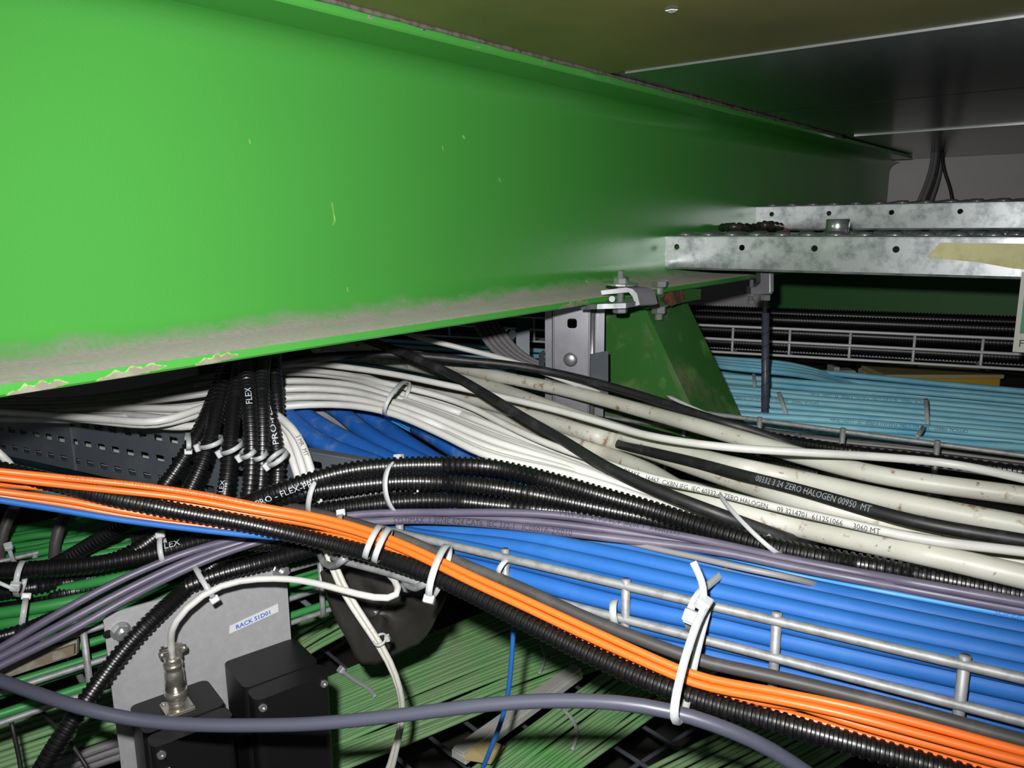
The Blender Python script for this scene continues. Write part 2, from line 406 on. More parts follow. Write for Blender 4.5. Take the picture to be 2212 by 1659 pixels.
def slot8(a, b):
    p = slot(a, b)   # quarter k covers points 2k..2k+2
    return [p[0], p[1], p[3], p[2], p[4], p[5], p[6], p[7]] if False else [(-a, -b*.35), (0, -b), (a, -b*.35), (a, 0), (a, b*.35), (0, b), (-a, b*.35), (-a, 0)]
def ring(r, n=12): return [(r*math.cos(math.radians(-135)+2*math.pi*i/n), r*math.sin(math.radians(-135)+2*math.pi*i/n)) for i in range(n)]
def rslot(a, b):
    """12-point rounded slot, quarters: bottom, right, top, left"""
    c = min(a, b)*.5
    return [(-a+c*.3, -b+c*.3), (-a+c, -b), (a-c, -b), (a-c*.3, -b+c*.3), (a, -b+c), (a, b-c), (a-c*.3, b-c*.3), (a-c, b), (-a+c, b), (-a+c*.3, b-c*.3), (-a, b-c), (-a, -b+c)]

# ================================================================== the setting
Z = lambda z: CAM_H+z
XE, XW = -.48, -.56           # beam: near flange edge, web face
ZB, ZT = -.0905, .158           # beam: underside, top (= underside of the floor panels)
def quad_box(name, x0, x1, y0, y1, z0, z1, m, parent=None):
    mb = MB(); mb.box(((x0+x1)/2, (y0+y1)/2, (z0+z1)/2), V((x1-x0)/2, 0, 0), V(0, (y1-y0)/2, 0), V(0, 0, (z1-z0)/2)); return mb.build(name, m, parent)
tag(quad_box('floor', -3.2, 2.2, -.6, 3.4, -.05, 0, 'slab'), kind='structure', label='dark dusty concrete slab under the cable trays')
tag(quad_box('wall_back', -3.2, 2.2, 2.42, 2.5, 0, Z(ZT)+.05, 'wall'), kind='structure', label='pale grey wall behind the end of the green beam')
tag(quad_box('wall_left', -3.3, -3.2, -.6, 2.5, 0, Z(ZT)+.05, 'wall'), kind='structure', label='grey wall far off in the dark beneath the beam')
ceil = quad_box('ceiling', -3.2, 2.2, -.6, 2.42, Z(ZT)+.032, Z(ZT)+.06, 'panel_steel'); tag(ceil, kind='structure', label='underside of the raised floor')
YJ = [-.5, .7855, 1.21, 1.651, 2.40]
for k in range(4):
    for (xa, xb) in ((-3.1, XW-.0), (XW+.0, 2.1)):
        p = quad_box('floor_panel', xa+.001, xb-.001, YJ[k]+.0015, YJ[k+1]-.0015, Z(ZT)+(.0012 if k else .0005), Z(ZT)+.03, 'panel_olive' if k == 0 else 'panel_steel', ceil)
for yj in (.7855, 1.651):
    quad_box('panel_edge_strip', XW+.1, 2.1, yj-.0009, yj+.0009, Z(ZT)-.0012, Z(ZT)+.02, 'edge_steel', ceil)

MB().prism([U(x, y, ZT-.0012) if False else CAM+ray(x, y)*((ZT-.0008)/ray(x, y).z) for x, y in ((1437, 24), (1450, 21), (1464, 22), (1458, 27), (1448, 29))], V(0, 0, .0006)).build('paint_flake', 'label', ceil)
# ------------------------------------------------------------------ the green beam
YB0, YB1 = -.35, 2.36
tw, tf, FIL = .009, .0084, .026
beam = thing('steel_beam', V(XW, YB0, Z(ZB)), 'long bright green painted steel I-beam with a dusty lower flange', 'beam')
XC = XW-tw/2; HALF = XE-XC
def arc(cx, cz, a0, a1, r, n=6): return [(cx+r*math.cos(math.radians(a0+(a1-a0)*i/n)), cz+r*math.sin(math.radians(a0+(a1-a0)*i/n))) for i in range(n+1)]
zb, zt = Z(ZB)+tf, Z(ZT)-tf
prof = [(XC, zb)]+[(XW+FIL+FIL*0, zb)]+arc(XW+FIL, zb+FIL, 270, 180, FIL)+arc(XW+FIL, zt-FIL, 180, 90, FIL)+[(XC, zt)]
prof += [(2*XC-x, z) for (x, z) in (arc(XW+FIL, zt-FIL, 90, 180, FIL)+arc(XW+FIL, zb+FIL, 180, 270, FIL))]
dd = []
for p in prof:
    if not dd or (abs(p[0]-dd[-1][0])+abs(p[1]-dd[-1][1])) > 1e-6: dd.append(p)
ORI = V(XW, YB0, zb)
def extrude_y(poly, y0, y1, name, m, parent, smooth=True, origin=None):
    vs = [V(x, y0, z) for x, z in poly]+[V(x, y1, z) for x, z in poly]; n = len(poly)
    fs = [tuple(range(n)), tuple(range(2*n-1, n-1, -1))]+[(i, (i+1) % n, (i+1) % n+n, i+n) for i in range(n)]
    o = mesh_obj(name, vs, fs, m, parent, False, origin)
    if smooth:
        for p in o.data.polygons: p.use_smooth = len(p.vertices) == 4
        o.data.set_sharp_from_angle(angle=math.radians(30))
    return o
extrude_y(dd, YB0, YB1, 'web', 'green_paint', beam, origin=ORI)
def flange(z0, z1, name, y1):
    c = .0015; x0, x1 = 2*XC-XE, XE
    poly = [(x0+c, z0), (x1-c, z0), (x1, z0+c), (x1, z1-c), (x1-c, z1), (x0+c, z1), (x0, z1-c), (x0, z0+c)]
    return extrude_y(poly, YB0, y1, name, 'green_paint', beam, False, ORI)
lowf = flange(Z(ZB), zb, 'lower_flange', YB1); flange(zt, Z(ZT), 'upper_flange', YB1-.12)
# worn paint along the lip of the lower flange, bare steel with a rim of primer
def chip(pa, pb, h0, h1, seed, parent):
    rnd = random.Random(seed); ya, yb_ = U(*pa, X=XE).y, U(*pb, X=XE).y
    for lay, (g, m, off) in enumerate(((1.0, 'primer', .0003), (.78, 'bare_steel', .0005))):
        n = 26; up = []; lo = []
        for i in range(n+1):
            t = i/n; env = math.sin(math.pi*t)**.6; y = ya+(yb_-ya)*(.5+(t-.5)*(g if lay == 0 else .93))
            a = Z(ZB)+.0004+(h0+(h1-h0)*t*.8)*tf*.9; 
            lo.append(V(XE+off, y, max(Z(ZB)+.0006, a-rnd.uniform(.0010, .0018)*env))); up.append(V(XE+off, y, min(zb-.0006, a+(.0026+rnd.uniform(.0004, .0018)+.0012*math.sin(i*.9+seed))*env*g)))
        vs = lo+up; fs = [(i, i+1, i+n+2, i+n+1) for i in range(n)]
        vs2 = vs+[v-V(.0008, 0, 0) for v in vs]; fs2 = fs+[tuple(q+len(vs) for q in f) for f in fs]
        mesh_obj('worn_patch', vs2, fs2, m, parent)
chip((12, 850), (150, 830), .05, .35, 1, beam); chip((205, 820), (362, 792), .08, .5, 2, beam); chip((420, 785), (515, 765), .1, .5, 3, beam)
chip((1205, 672), (1270, 655), .05, .5, 4, beam); chip((1600, 608), (1635, 600), .3, .6, 5, beam)
# grime squeezed out between the upper flange and the floor panels
GP = []; rnd = random.Random(11)
for i in range(60):
    y = .36+i*.022; GP.append(V(XE+.0012+rnd.uniform(-.0006, .001), y, Z(ZT)-.0006))
vs, fs = tube_geo(GP, [.0012+.0012*abs(math.sin(i*1.3)+.4*math.sin(i*3.1)) for i in range(60)], 6); mesh_obj('grime_seam', vs, fs, 'grime', beam, True)
rnd = random.Random(3)
for k in range(16):
    y = .45+k*.055+rnd.uniform(-.02, .02); z0 = Z(ZT)-rnd.uniform(.0015, .006); vs = [V(XE+.0003, y+rnd.uniform(-1, 1)*.0016, z0+rnd.uniform(-.0022, .0022)) for _ in range(3)]+[V(XE+.0003, y+.004, z0), V(XE+.0003, y-.003, z0-.001)]
    vs.sort(key=lambda v: math.atan2(v.z-z0, v.y-y)); MB().prism(vs, V(-.0006, 0, 0)).build('worn_patch', 'bare_steel', beam)
# small scratches on the web
def scratch(pix, wdt, parent, m='primer'):
    P = catmull([U(x, y, X=XW+.0002) for x, y in pix], .003); vs, fs = ribbon_geo(P, [V(0, .9, .4)]*len(P), wdt, .0005); mesh_obj('scratch', vs, fs, m, parent)
scratch([(717, 437), (721, 462), (723, 478), (719, 486)], .0011, beam); scratch([(750, 620), (753, 640)], .0010, beam); scratch([(1000, 293), (1004, 299)], .0022, beam)
scratch([(538, 300), (541, 310)], .0008, beam); scratch([(1078, 384), (1081, 393)], .0008, beam)

# ------------------------------------------------------------------ galvanised walkway planks fixed to the web
def plank(name, ypl, zlo, zhi, xend, depth, hole_px, label):
    o = thing(name, V(XW+.002, ypl, Z(zlo)), label, 'walkway plank', 'galvanised planks fixed to the green beam')
    L = xend-XW; x0 = XW+.002; cu = .1; hs = zhi-zlo
    xs = [U(px, 500, Y=ypl).x for px in hole_px]; off = xs[0]-x0
    mb = MB(); first = off-cu/2
    if first > 0: mb.add([V(x0, ypl, Z(zlo)), V(x0+first, ypl, Z(zlo)), V(x0+first, ypl, Z(zhi)), V(x0, ypl, Z(zhi))], [(0, 1, 2, 3)])
    n = int((L-first)/cu)+1
    st = xs[1]-xs[0]
    perforated(mb, V(x0+first, ypl, Z(zlo)), V(1, 0, 0), V(0, 0, 1), n, 1, cu, hs*1.0, [(a, b+hs*.16) for a, b in ring(.0042)], -.002)
    face = mb.build('side_plate', 'galv', o)
    lip = MB(); lip.prism([V(x0, ypl-.0005, Z(zlo)), V(x0, ypl+.001, Z(zlo)-.003), V(x0, ypl+.018, Z(zlo)-.003), V(x0, ypl+.018, Z(zlo)), V(x0, ypl+.002, Z(zlo))], V(n*cu+first, 0, 0)); lip.build('bottom_lip', 'galv', o)
    top = MB(); top.prism([V(x0, ypl-.0002, Z(zhi)-.001), V(x0, ypl+.003, Z(zhi)+.002), V(x0, ypl+depth-.003, Z(zhi)+.002), V(x0, ypl+depth, Z(zhi)-.001), V(x0, ypl+depth, Z(zlo)), V(x0, ypl+depth-.002, Z(zlo)), V(x0, ypl+depth-.002, Z(zhi)-.002), V(x0, ypl+.001, Z(zhi)-.002)], V(n*cu+first, 0, 0)); top.build('top_plate', 'galv', o)
    pr = [(0, .0125), (.002, .0115), (.0048, .0085), (.0052, .0065), (.003, .0055), (0, .005)]
    me = None
    rows = max(2, int(depth/.052)) 
    for j in range(rows):
        for i in range(int((n*cu+first)/.036)-1):
            c = V(x0+.022+.036*i+(.018 if j % 2 else 0), ypl+.018+j*.052, Z(zhi)+.0012)
            if me is None:
                b = MB(); b.lathe(c, V(0, 0, 1), pr, 12); so = b.build('raised_stud', 'galv', o, True, origin=c); me = so.data
            else:
                so = bpy.data.objects.new('raised_stud', me); COL.objects.link(so); so.parent = o; so.location = c-world_loc(o)
    return o
pf = plank('walkway_plank', 1.083, -.066, -.0215, .75, .25, (1463, 1632), 'galvanised walkway plank with a strip of yellow tape, bolted to the green beam')
pr_ = plank('walkway_plank', 1.432, -.014, .0245, .75, .25, (1665, 1811), 'galvanised walkway plank standing higher behind the taped one')
# tape on the front plank
mb = MB(); tp = [U(x, y, Y=1.0815) for x, y in ((2002, 556), (2030, 524), (2330, 528), (2330, 590), (2190, 580), (2110, 566))]
mb.prism(tp, V(0, -.0004, 0)); tag(mb.build('masking_tape', 'tape'), 'old yellowed masking tape stuck on the side of the galvanised plank', 'tape')
# sleeve nut and scraps lying on the front plank
mb = MB(); c = U(1808, 507, Y=1.2); c.z = Z(-.0215)+.002
mb.lathe(c, V(0, 0, 1), [(0, .0145), (.001, .016), (.020, .016), (.021, .0145), (.021, .009), (.004, .009)], 20); tag(mb.build('steel_sleeve', 'zinc', None, True), 'short round steel sleeve standing on the walkway plank', 'sleeve')
def scrap(name, pix, m, label, h=.006):
    vs = []; fs = []; n = len(pix); rnd = random.Random(len(pix)*3)
    P = [U(x, y, Y=1.24+rnd.uniform(-.03, .06)) for x, y in pix]
    P = smooth_path(catmull(P, .006), 1); rad = [.0035+.004*abs(math.sin(i*.7)) for i in range(len(P))]
    vs, fs = tube_geo(P, rad, 7); return tag(mesh_obj(name, vs, fs, m, None, True), label, 'rag')
scrap('black_rag', [(1548, 493), (1590, 490), (1625, 492), (1655, 486), (1685, 490)], 'bag', 'crumpled black plastic scrap lying on the walkway plank at the beam')
cable('red_wire', [(1650, 497, 1.33), (1672, 495, 1.31), (1700, 496, 1.28)], .002, 'red', 'short red wire end lying under the black scrap')
# hanging sign at the right
so = thing('warning_sign', U(2212, 750, Y=1.079), 'white and green plastic sign hung from the plank end by the wire basket', 'sign')
a, b, c_, d_ = U(2207, 588, Y=1.079), U(2187, 760, Y=1.079), U(2450, 775, Y=1.079), U(2470, 594, Y=1.079)
nrm = (b-a).cross(d_-a).normalized(); 
if nrm.dot(CAM-a) < 0: nrm = -nrm
MB().prism([a, b, c_, d_], -nrm*.003).build('board', 'white_plastic', so)
def bil(u_, v_): return (a*(1-u_)+d_*u_)*(1-v_)+(b*(1-u_)+c_*u_)*v_
MB().prism([bil(.045, .05), bil(.045, .76), bil(.95, .76), bil(.95, .05)], nrm*.0006).build('green_field', 'sign_green', so)
xd = (c_-b).normalized(); yd = (a-b).normalized()
flat_text('F', .012, bil(.045, .93)+nrm*.0008, xd, yd, 'dark_ink', so)

# ------------------------------------------------------------------ green bracket under the beam, clamps, strut
br = thing('brace_bracket', U(1450, 900, 1.12), 'dark green dusty sloping bracket bolted under the flange beside the steel strut', 'bracket')
YF = .905
def onY(px, py, y=YF): return U(px, py, Y=y)
web = [onY(1285, 664), onY(1380, 664), onY(1528, 980), onY(1285, 980)]
MB().prism(web, V(0, .008, 0)).build('web_plate', 'bracket_green', br)
n0 = onY(1380, 664); n1 = onY(1528, 980); e0 = U(1500, 650, Y=YF+.118); e1 = U(1618, 960, Y=YF+.118)
e0 = V(n0.x+.0, YF+.118, n0.z); e1 = V(n1.x, YF+.118, n1.z)
sl = (n1-n0).normalized(); th = V(0, 1, 0).cross(sl).normalized()*-.008
for q in (1,): MB().prism([n0, n1, e1, e0], th).build('sloping_plate', 'bracket_green', br)
ztop = Z(ZB)
tpx = [U(1378, 660, -.105), U(1500, 650, -.105)]
x1 = XE+.012
tpl = MB(); tpl.prism([V(-.545, YF-.04, ztop-.014), V(x1, YF-.04, ztop-.014), V(x1, YF+.108, ztop-.014), V(-.545, YF+.108, ztop-.014)], V(0, 0, .0138)); tpl.build('end_plate', 'bracket_green', br)
burn = MB(); n = 18; cc = V(x1+.0005, YF+.028, ztop-.006)
poly = [cc+V(0, math.cos(2*math.pi*i/n)*.034*(1+.15*math.sin(5*i)), math.sin(2*math.pi*i/n)*.0095*(1+.1*math.sin(3*i))) for i in range(n)]
burn.prism(poly, V(-.0012, 0, 0)); burn.build('weld_burn', 'burnt', br)
def bolt(name, px, py_head, py_end, d, r, label, group):
    o = thing(name, U(px, py_end, d), label, 'bolt', group); t = U(px, py_head, d); e = t.copy(); e.z = U(px, py_end, d).z
    rod(MB(), e, t, r).build('shank', 'zinc', o)
    return o, t, e
o, t, e = bolt('hex_bolt', 1425, 612, 692, 1.012, .0058, 'hex bolt through the flange beside the rusty burn mark', 'bolts under the green beam')
m_ = MB(); hexnut(m_, V(t.x, t.y, Z(ZB)+tf+.0045), V(0, 0, 1), .0105, .009); m_.build('head', 'zinc', o)
m_ = MB(); hexnut(m_, V(t.x, t.y, Z(ZB)-.0205), V(0, 0, 1), .0098, .010); m_.lathe(V(t.x, t.y, Z(ZB)-.0155), V(0, 0, 1), [(0, .0125), (.0015, .0125)], 16); m_.build('nut', 'zinc', o)
# flange clamp with threaded rod
DC = .905
cl = thing('beam_clamp', U(1340, 690, DC), 'grey bent-plate beam clamp with threaded rod gripping the lower flange', 'clamp')
cx = U(1340, 640, DC); rod(MB(), V(cx.x, cx.y, U(1340, 672, DC).z), V(cx.x, cx.y, U(1340, 580, DC).z), .0042).build('threaded_rod', 'zinc', cl)
def at_z(z): return V(cx.x, cx.y, z)
zn = U(1340, 606, DC).z; m_ = MB(); hexnut(m_, at_z(zn), V(0, 0, 1), .0078, .007); m_.build('upper_nut', 'zinc', cl)
zl = U(1340, 669, DC).z; m_ = MB(); hexnut(m_, at_z(zl), V(0, 0, 1), .0085, .008); m_.build('lower_nut', 'zinc', cl)
m_ = MB(); m_.lathe(at_z(U(1340, 614, DC).z), V(.06, -.02, 1), [(0, .020), (.0022, .020)], 24); m_.build('washer', 'zinc', cl, False)
cp = [(1298, 628), (1352, 621), (1366, 624), (1376, 634), (1382, 658), (1374, 661), (1366, 640), (1358, 631), (1300, 637)]
poly = [U(x, y, DC-.012) for x, y in cp]; MB().prism(poly, V(.012, .020, 0)).build('bent_plate', 'strut', cl)
lp = [U(1290, 657, DC-.03), U(1352, 655, DC-.03), U(1410, 645, DC+.02), U(1405, 638, DC+.05), U(1330, 650, DC+.03), U(1255, 659, DC)]
MB().prism(lp, V(0, 0, -.0055)).build('lower_plate', 'galv', cl)
# small steel pin on the clamp plate
m_ = MB(); pc = U(1322, 646, DC-.02); m_.lathe(pc, FWD, [(0, .0035), (.03, .0035)], 12); m_.build('pin', 'strut', cl)

# strut: back-open channel hanging from the flange
st = thing('steel_strut', U(1235, 850, 1.02), 'galvanised steel channel strut with square hole and round boss hanging under the beam', 'strut')
yaw = math.radians(24); ux = V(math.cos(yaw), math.sin(yaw), 0); uy = V(-math.sin(yaw), math.cos(yaw), 0)
p0 = U(1196, 700, .985); W_ = .0445; D_ = .036; t_ = .0025; zt_ = Z(ZB)-.001; zl_ = Z(-.285); p0.z = zl_
hgt = zt_-zl_
zs = U(1236, 694, 1.0).z; f = MB()
# front face built in three strips so that the square hole is a real hole
hz0, hz1 = zs-.0055, zs+.0055
perforated(f, V(p0.x, p0.y, hz0-.01), ux, V(0, 0, 1), 1, 1, W_, .031, [(a+.001, b) for a, b in rslot(.0060, .0060)], t_*-1)
f.pbox(p0+ux*W_/2+V(0, 0, (hz0-.01-zl_)/2)+uy*t_/2, ux*W_/2, uy*t_/2, V(0, 0, (hz0-.01-zl_)/2))
f.pbox(V(p0.x, p0.y, 0)+ux*W_/2+uy*t_/2+V(0, 0, (hz0+.021+zt_)/2), ux*W_/2, uy*t_/2, V(0, 0, (zt_-hz0-.021)/2)); f.build('front_face', 'strut', st)
for sgn, off in ((-1, 0), (1, W_)):
    s_ = MB(); b0 = p0+ux*off
    s_.box(b0+uy*D_/2+V(0, 0, hgt/2), ux*t_/2, uy*D_/2, V(0, 0, hgt/2)); s_.box(b0+uy*D_-ux*sgn*.006+V(0, 0, hgt/2), ux*.006, uy*t_/2, V(0, 0, hgt/2)); s_.build('side_wall', 'strut', st)
    g_ = MB(); g_.lathe(b0+uy*.016+ux*sgn*.002, V(0, 0, 1), [(0, .0035), (hgt, .0035)], 10); g_.build('rolled_bead', 'strut', st, True)
    f2 = MB(); f2.box(b0-ux*(-sgn)*.008+uy*.024+V(0, 0, hgt/2), ux*.008, uy*.001, V(0, 0, hgt/2)); f2.build('edge_fold', 'strut', st)
bs = U(1232, 777, .984); m_ = MB(); m_.lathe(bs, -uy, [(0, .0088), (.0016, .0082), (.0028, .0064), (.0035, .0036), (.0037, .0005)], 24); m_.build('round_boss', 'strut', st, True)
for (xa, xb, ya, yb2) in ((1275, 1314, 762, 850), (1164, 1176, 760, 800)):
    dq = .97 if xa > 1200 else .99; q = [U(xa, ya+4, dq), U(xb, ya-4, dq-.015), U(xb, yb2+6, dq-.015), U(xa, yb2, dq)]; MB().prism(q, FH*.003).build('angle_cleat', 'tray_grey', st)
m_ = MB(); hd = V(p0.x, p0.y, zt_)+ux*W_/2+uy*D_/2; m_.box(hd+V(0, 0, -.003), ux*.036, uy*.03, V(0, 0, .003)); m_.build('head_plate', 'galv', st)

# second clamp with hanger rod sleeved in grey pipe
D2 = 1.16
c2 = thing('hanger_clamp', U(1648, 650, D2), 'grey cast beam clamp gripping the flange tip and holding a sleeved hanger rod', 'clamp')
cp = [(1622, 622), (1633, 620), (1643, 611), (1643, 588), (1668, 588), (1668, 635), (1622, 635)]
MB().prism([U(x, y, D2) for x, y in cp], FH*.022).build('jaw', 'strut', c2)
MB().prism([U(x, y, D2-.002) for x, y in ((1664, 588), (1671, 588), (1671, 630), (1664, 632))], FH*.02).build('jaw_edge', 'zinc', c2)
a_ = U(1624, 602, D2+.012); b_ = U(1624, 652, D2+.012); rod(MB(), V(a_.x, a_.y, b_.z), a_, .0034).build('set_screw', 'zinc', c2)
m_ = MB(); hexnut(m_, V(a_.x, a_.y, U(1624, 639, D2).z), V(0, 0, 1), .0062, .004); hexnut(m_, V(a_.x, a_.y, U(1624, 655, D2).z), V(0, 0, 1), .0062, .006); m_.build('screw_nut', 'zinc', c2)
rp = U(1654, 640, D2+.011); m_ = MB(); hexnut(m_, V(rp.x, rp.y, U(1654, 644, D2).z), V(0, 0, 1), .0075, .009); m_.build('rod_nut', 'zinc', c2)
rb_ = thing('hanger_rod', V(rp.x, rp.y, Z(-.30)), 'threaded hanger rod in a grey plastic sleeve below the cast clamp', 'rod')
rod(MB(), V(rp.x, rp.y, U(1654, 690, D2).z), V(rp.x, rp.y, U(1654, 646, D2).z), .0035).build('threaded_end', 'black_cable', rb_)
ra_ = U(1652, 960, D2+.03); re_ = U(1654, 676, D2+.011); m_ = MB(); m_.lathe(ra_, re_-ra_, [(0, .0056), ((re_-ra_).length, .0056)], 14); m_.build('sleeve', 'slate_cable', rb_, True)
hx = [ra_.lerp(re_, t/130)+V(math.cos(t*.5)*.0058, math.sin(t*.5)*.0058, 0) for t in range(0, 131)]
vs, fs = tube_geo(hx, .0005, 5); mesh_obj('spiral_seam', vs, fs, 'black_cable', rb_, True)

# grey plate and nut behind, left of the strut
bp = thing('hanger_plate', U(1130, 800, 1.3), 'grey flat steel hanger plate with a nut in the dark behind the strut', 'plate')
MB().prism([U(1115, 690, 1.3), U(1144, 690, 1.3), U(1144, 810, 1.3), U(1115, 810, 1.3)], FH*.004).build('plate', 'tray_grey', bp)
m_ = MB(); hexnut(m_, U(1104, 722, 1.29), V(1, -.3, 0), .009, .008); m_.lathe(U(1096, 724, 1.29), V(1, -.3, 0), [(0, .012), (.003, .012)], 16); m_.build('nut', 'zinc', bp)

# dark green beam far behind the planks, black void beside it
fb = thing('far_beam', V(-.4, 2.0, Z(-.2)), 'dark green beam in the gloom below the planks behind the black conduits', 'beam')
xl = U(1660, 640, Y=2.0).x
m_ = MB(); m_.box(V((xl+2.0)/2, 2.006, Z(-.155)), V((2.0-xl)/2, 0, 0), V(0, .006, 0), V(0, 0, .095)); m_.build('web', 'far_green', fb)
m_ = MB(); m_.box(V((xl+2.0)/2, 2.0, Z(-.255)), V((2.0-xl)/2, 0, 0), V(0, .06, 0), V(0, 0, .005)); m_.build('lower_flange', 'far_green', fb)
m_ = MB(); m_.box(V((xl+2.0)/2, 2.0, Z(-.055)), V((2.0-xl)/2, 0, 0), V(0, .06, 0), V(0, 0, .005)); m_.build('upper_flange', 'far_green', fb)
# cables dropping in front of the wall
for i, (x0, x1, mm, rr) in enumerate(((2020, 1990, 'grey_cable', .006), (2027, 2000, 'dark_grey', .005), (2033, 2008, 'grey_cable', .005), (2014, 1982, 'grey_cable', .004))):
    cable('hanging_cable', [(x0+1, 322, 1.93), (x0, 345, 1.93), ((x0+x1)/2+3, 395, 1.93), (x1, 442, 1.93), (x1-8, 520, 1.93), (x1-8, 700, 1.93)], rr, mm, 'grey cable of the bundle hanging in front of the pale wall', 'grey cables hanging at the wall')
cable('hanging_wire', [(2036, 318, 1.9), (2034, 335, 1.9), (2040, 370, 1.9), (2052, 405, 1.9), (2058, 440, 1.9), (2060, 520, 1.9), (2060, 700, 1.9)], .0035, 'black_cable', 'thin black wire hanging alone in front of the pale wall')

# ================================================================== cable trays
def wire(P, r, name, parent, m='wire', seg=8):
    vs, fs = tube_geo(smooth_path(catmull(P, .012), 1), r, seg); return mesh_obj(name, vs, fs, m, parent, True)
def bent(P, r, name, parent, m='wire', rb=.008):
    """wire through corner points with rounded bends"""
    out = [P[0]]
    for i in range(1, len(P)-1):
        a, b, c = P[i-1], P[i], P[i+1]; k = min(rb, (a-b).length*.45, (c-b).length*.45)
        p, q = b+(a-b).normalized()*k, b+(c-b).normalized()*k
        for t in (0, .25, .5, .75, 1): out.append(p*(1-t)**2+b*2*t*(1-t)+q*t*t)
    out.append(P[-1]); vs, fs = tube_geo(out, r, 8); return mesh_obj(name, vs, fs, m, parent, True)
# main basket with the blue and white cables: near rail and far rail straight lines at one height
ZR, ZF = -.235, -.287
nA = U(700, 1118, ZR); nB = U(2212, 1470, ZR); nd = (nB-nA).normalized(); nB = nB+nd*.6; nA = U(880, 1155, ZR)-nd*.10
fA = U(1500, 889, ZR)-V(.42, .03, 0); fB = U(2212, 984, ZR); fdir = (fB-U(1500, 889, ZR)).normalized(); fB = fB+fdir*.6; fA = U(1500, 889, ZR)-fdir*.42
tray = thing('wire_basket_tray', V(-.3, .68, Z(ZF)), 'wire basket cable tray carrying the thick blue and white cables', 'cable tray', 'wire basket trays')
dz = V(0, 0, 1)
RW = .0031
wire([nA, nA.lerp(nB, .5), nB], RW, 'rail', tray); wire([nA+dz*-.024, nB+dz*-.024], RW, 'rail', tray)
wire([fA, fB], RW*.95, 'rail', tray); wire([fA+dz*-.024, fB+dz*-.024], RW*.95, 'rail', tray)
for k in range(1, 8): 
    t = k/8; wire([(nA*(1-t)+fA*t)+dz*(ZF-ZR), (nB*(1-t)+fB*t)+dz*(ZF-ZR)], RW*.9, 'floor_wire', tray)
xn = [U(px, py, ZR) for px, py in ((1083, 1203), (1345, 1270), (1672, 1344), (2080, 1440))]
step_ = (xn[3]-xn[0])/3
ups = [xn[0]-step_]+xn+[xn[3]+step_*k for k in range(1, 7)]
for p in ups:
    t = max(0, (p.x-fA.x)/(fB.x-fA.x)) ; q = fA.lerp(fB, t)
    o_ = V(0, -RW*1.2, 0)
    bent([p+o_*0+dz*.0045+V(0, RW*1.4, 0), p+V(0, RW*1.4, 0)+dz*(ZF-ZR), q+dz*(ZF-ZR)+V(0, -RW, 0), q+dz*.0045+V(0, -RW, 0)], RW, 'cross_wire', tray)
# cut and bent end wires of the basket by the plastic bag
for k, pix in enumerate([[(690, 1196, .645), (696, 1222, .64), (718, 1226, .62), (745, 1206, .60)], [(868, 1244, .60), (880, 1270, .595), (896, 1276, .58), (922, 1258, .565)], [(718, 1205, .625), (780, 1222, .61), (860, 1243, .59), (940, 1270, .575)]]):
    wire([U(*p) for p in pix], RW*.95, 'bent_end_wire', tray)

# far basket along the far side, filled with black conduits
ft = thing('wire_basket_tray', V(-.35, 1.43, Z(-.24)), 'far wire basket tray filled with black corrugated conduits', 'cable tray', 'wire basket trays')
a = U(1583, 711, 1.456); b = U(2127, 741, 1.29); a.z = b.z = Z(-.190)
fd = (b-a).normalized(); A = a-fd*1.0; B = b+fd*.8
for h in (0, -.0245, -.049): wire([A+dz*h, B+dz*h], .0027, 'rail', ft, 'pale_wire')
nb = V(-fd.y, fd.x, 0)
for h in range(1, 5): wire([A+dz*-.049+nb*.05*h, B+dz*-.049+nb*.05*h], .0025, 'floor_wire', ft)
wire([A+nb*.25, B+nb*.25], .0027, 'rail', ft)
for i in range(-7, 13):
    p = a+fd*(.1*i); p = p if i >= 0 else p
    bent([p+nb*.003, p+nb*.003+dz*-.0515, p+nb*.25+dz*-.0515, p+nb*.25], .0024, 'cross_wire', ft, 'pale_wire')
k = 0
for (yy, off, zz) in ((722, .03, -.178), (745, .024, -.202), (768, .03, -.226), (670, .075, -.172), (700, .12, -.178), (690, .17, -.182)):
    p, q = A+nb*off, B+nb*off; p.z = q.z = Z(zz); mid = (p+q)/2+V(0, 0, .002*math.sin(k))
    conduit([p, mid, q], .0115, 'black corrugated conduit laid in the far wire basket', 'conduits in the far basket', pitch=.0052, seg=10, world=True); k += 1

# basket below, along the beam, under the rack plate
lt = thing('wire_basket_tray', V(-.6, .3, Z(-.36)), 'low wire basket tray carrying green cables behind the rack plate', 'cable tray', 'wire basket trays')
l0 = U(223, 1352, -.31); l1 = U(700, 1209, -.31); ldir = (l1-l0).normalized(); LA = l0-ldir*.35; LB = l1+ldir*.5; ln = V(-ldir.y, ldir.x, 0)
for h in (0, -.028, -.052): wire([LA+dz*h, LB+dz*h], .0026, 'rail', lt)
wire([LA+ln*.2, LB+ln*.2], .0026, 'rail', lt)
for h in range(1, 5): wire([LA+dz*-.052+ln*.045*h, LB+dz*-.052+ln*.045*h], .0024, 'floor_wire', lt)
u0 = U(178, 1366, -.31)
for i in range(-2, 8):
    p = u0+ldir*(.1*i); bent([p-ln*.004+dz*.004, p-ln*.004+dz*-.055, p+ln*.2+dz*-.055, p+ln*.2], .0027, 'cross_wire', lt)
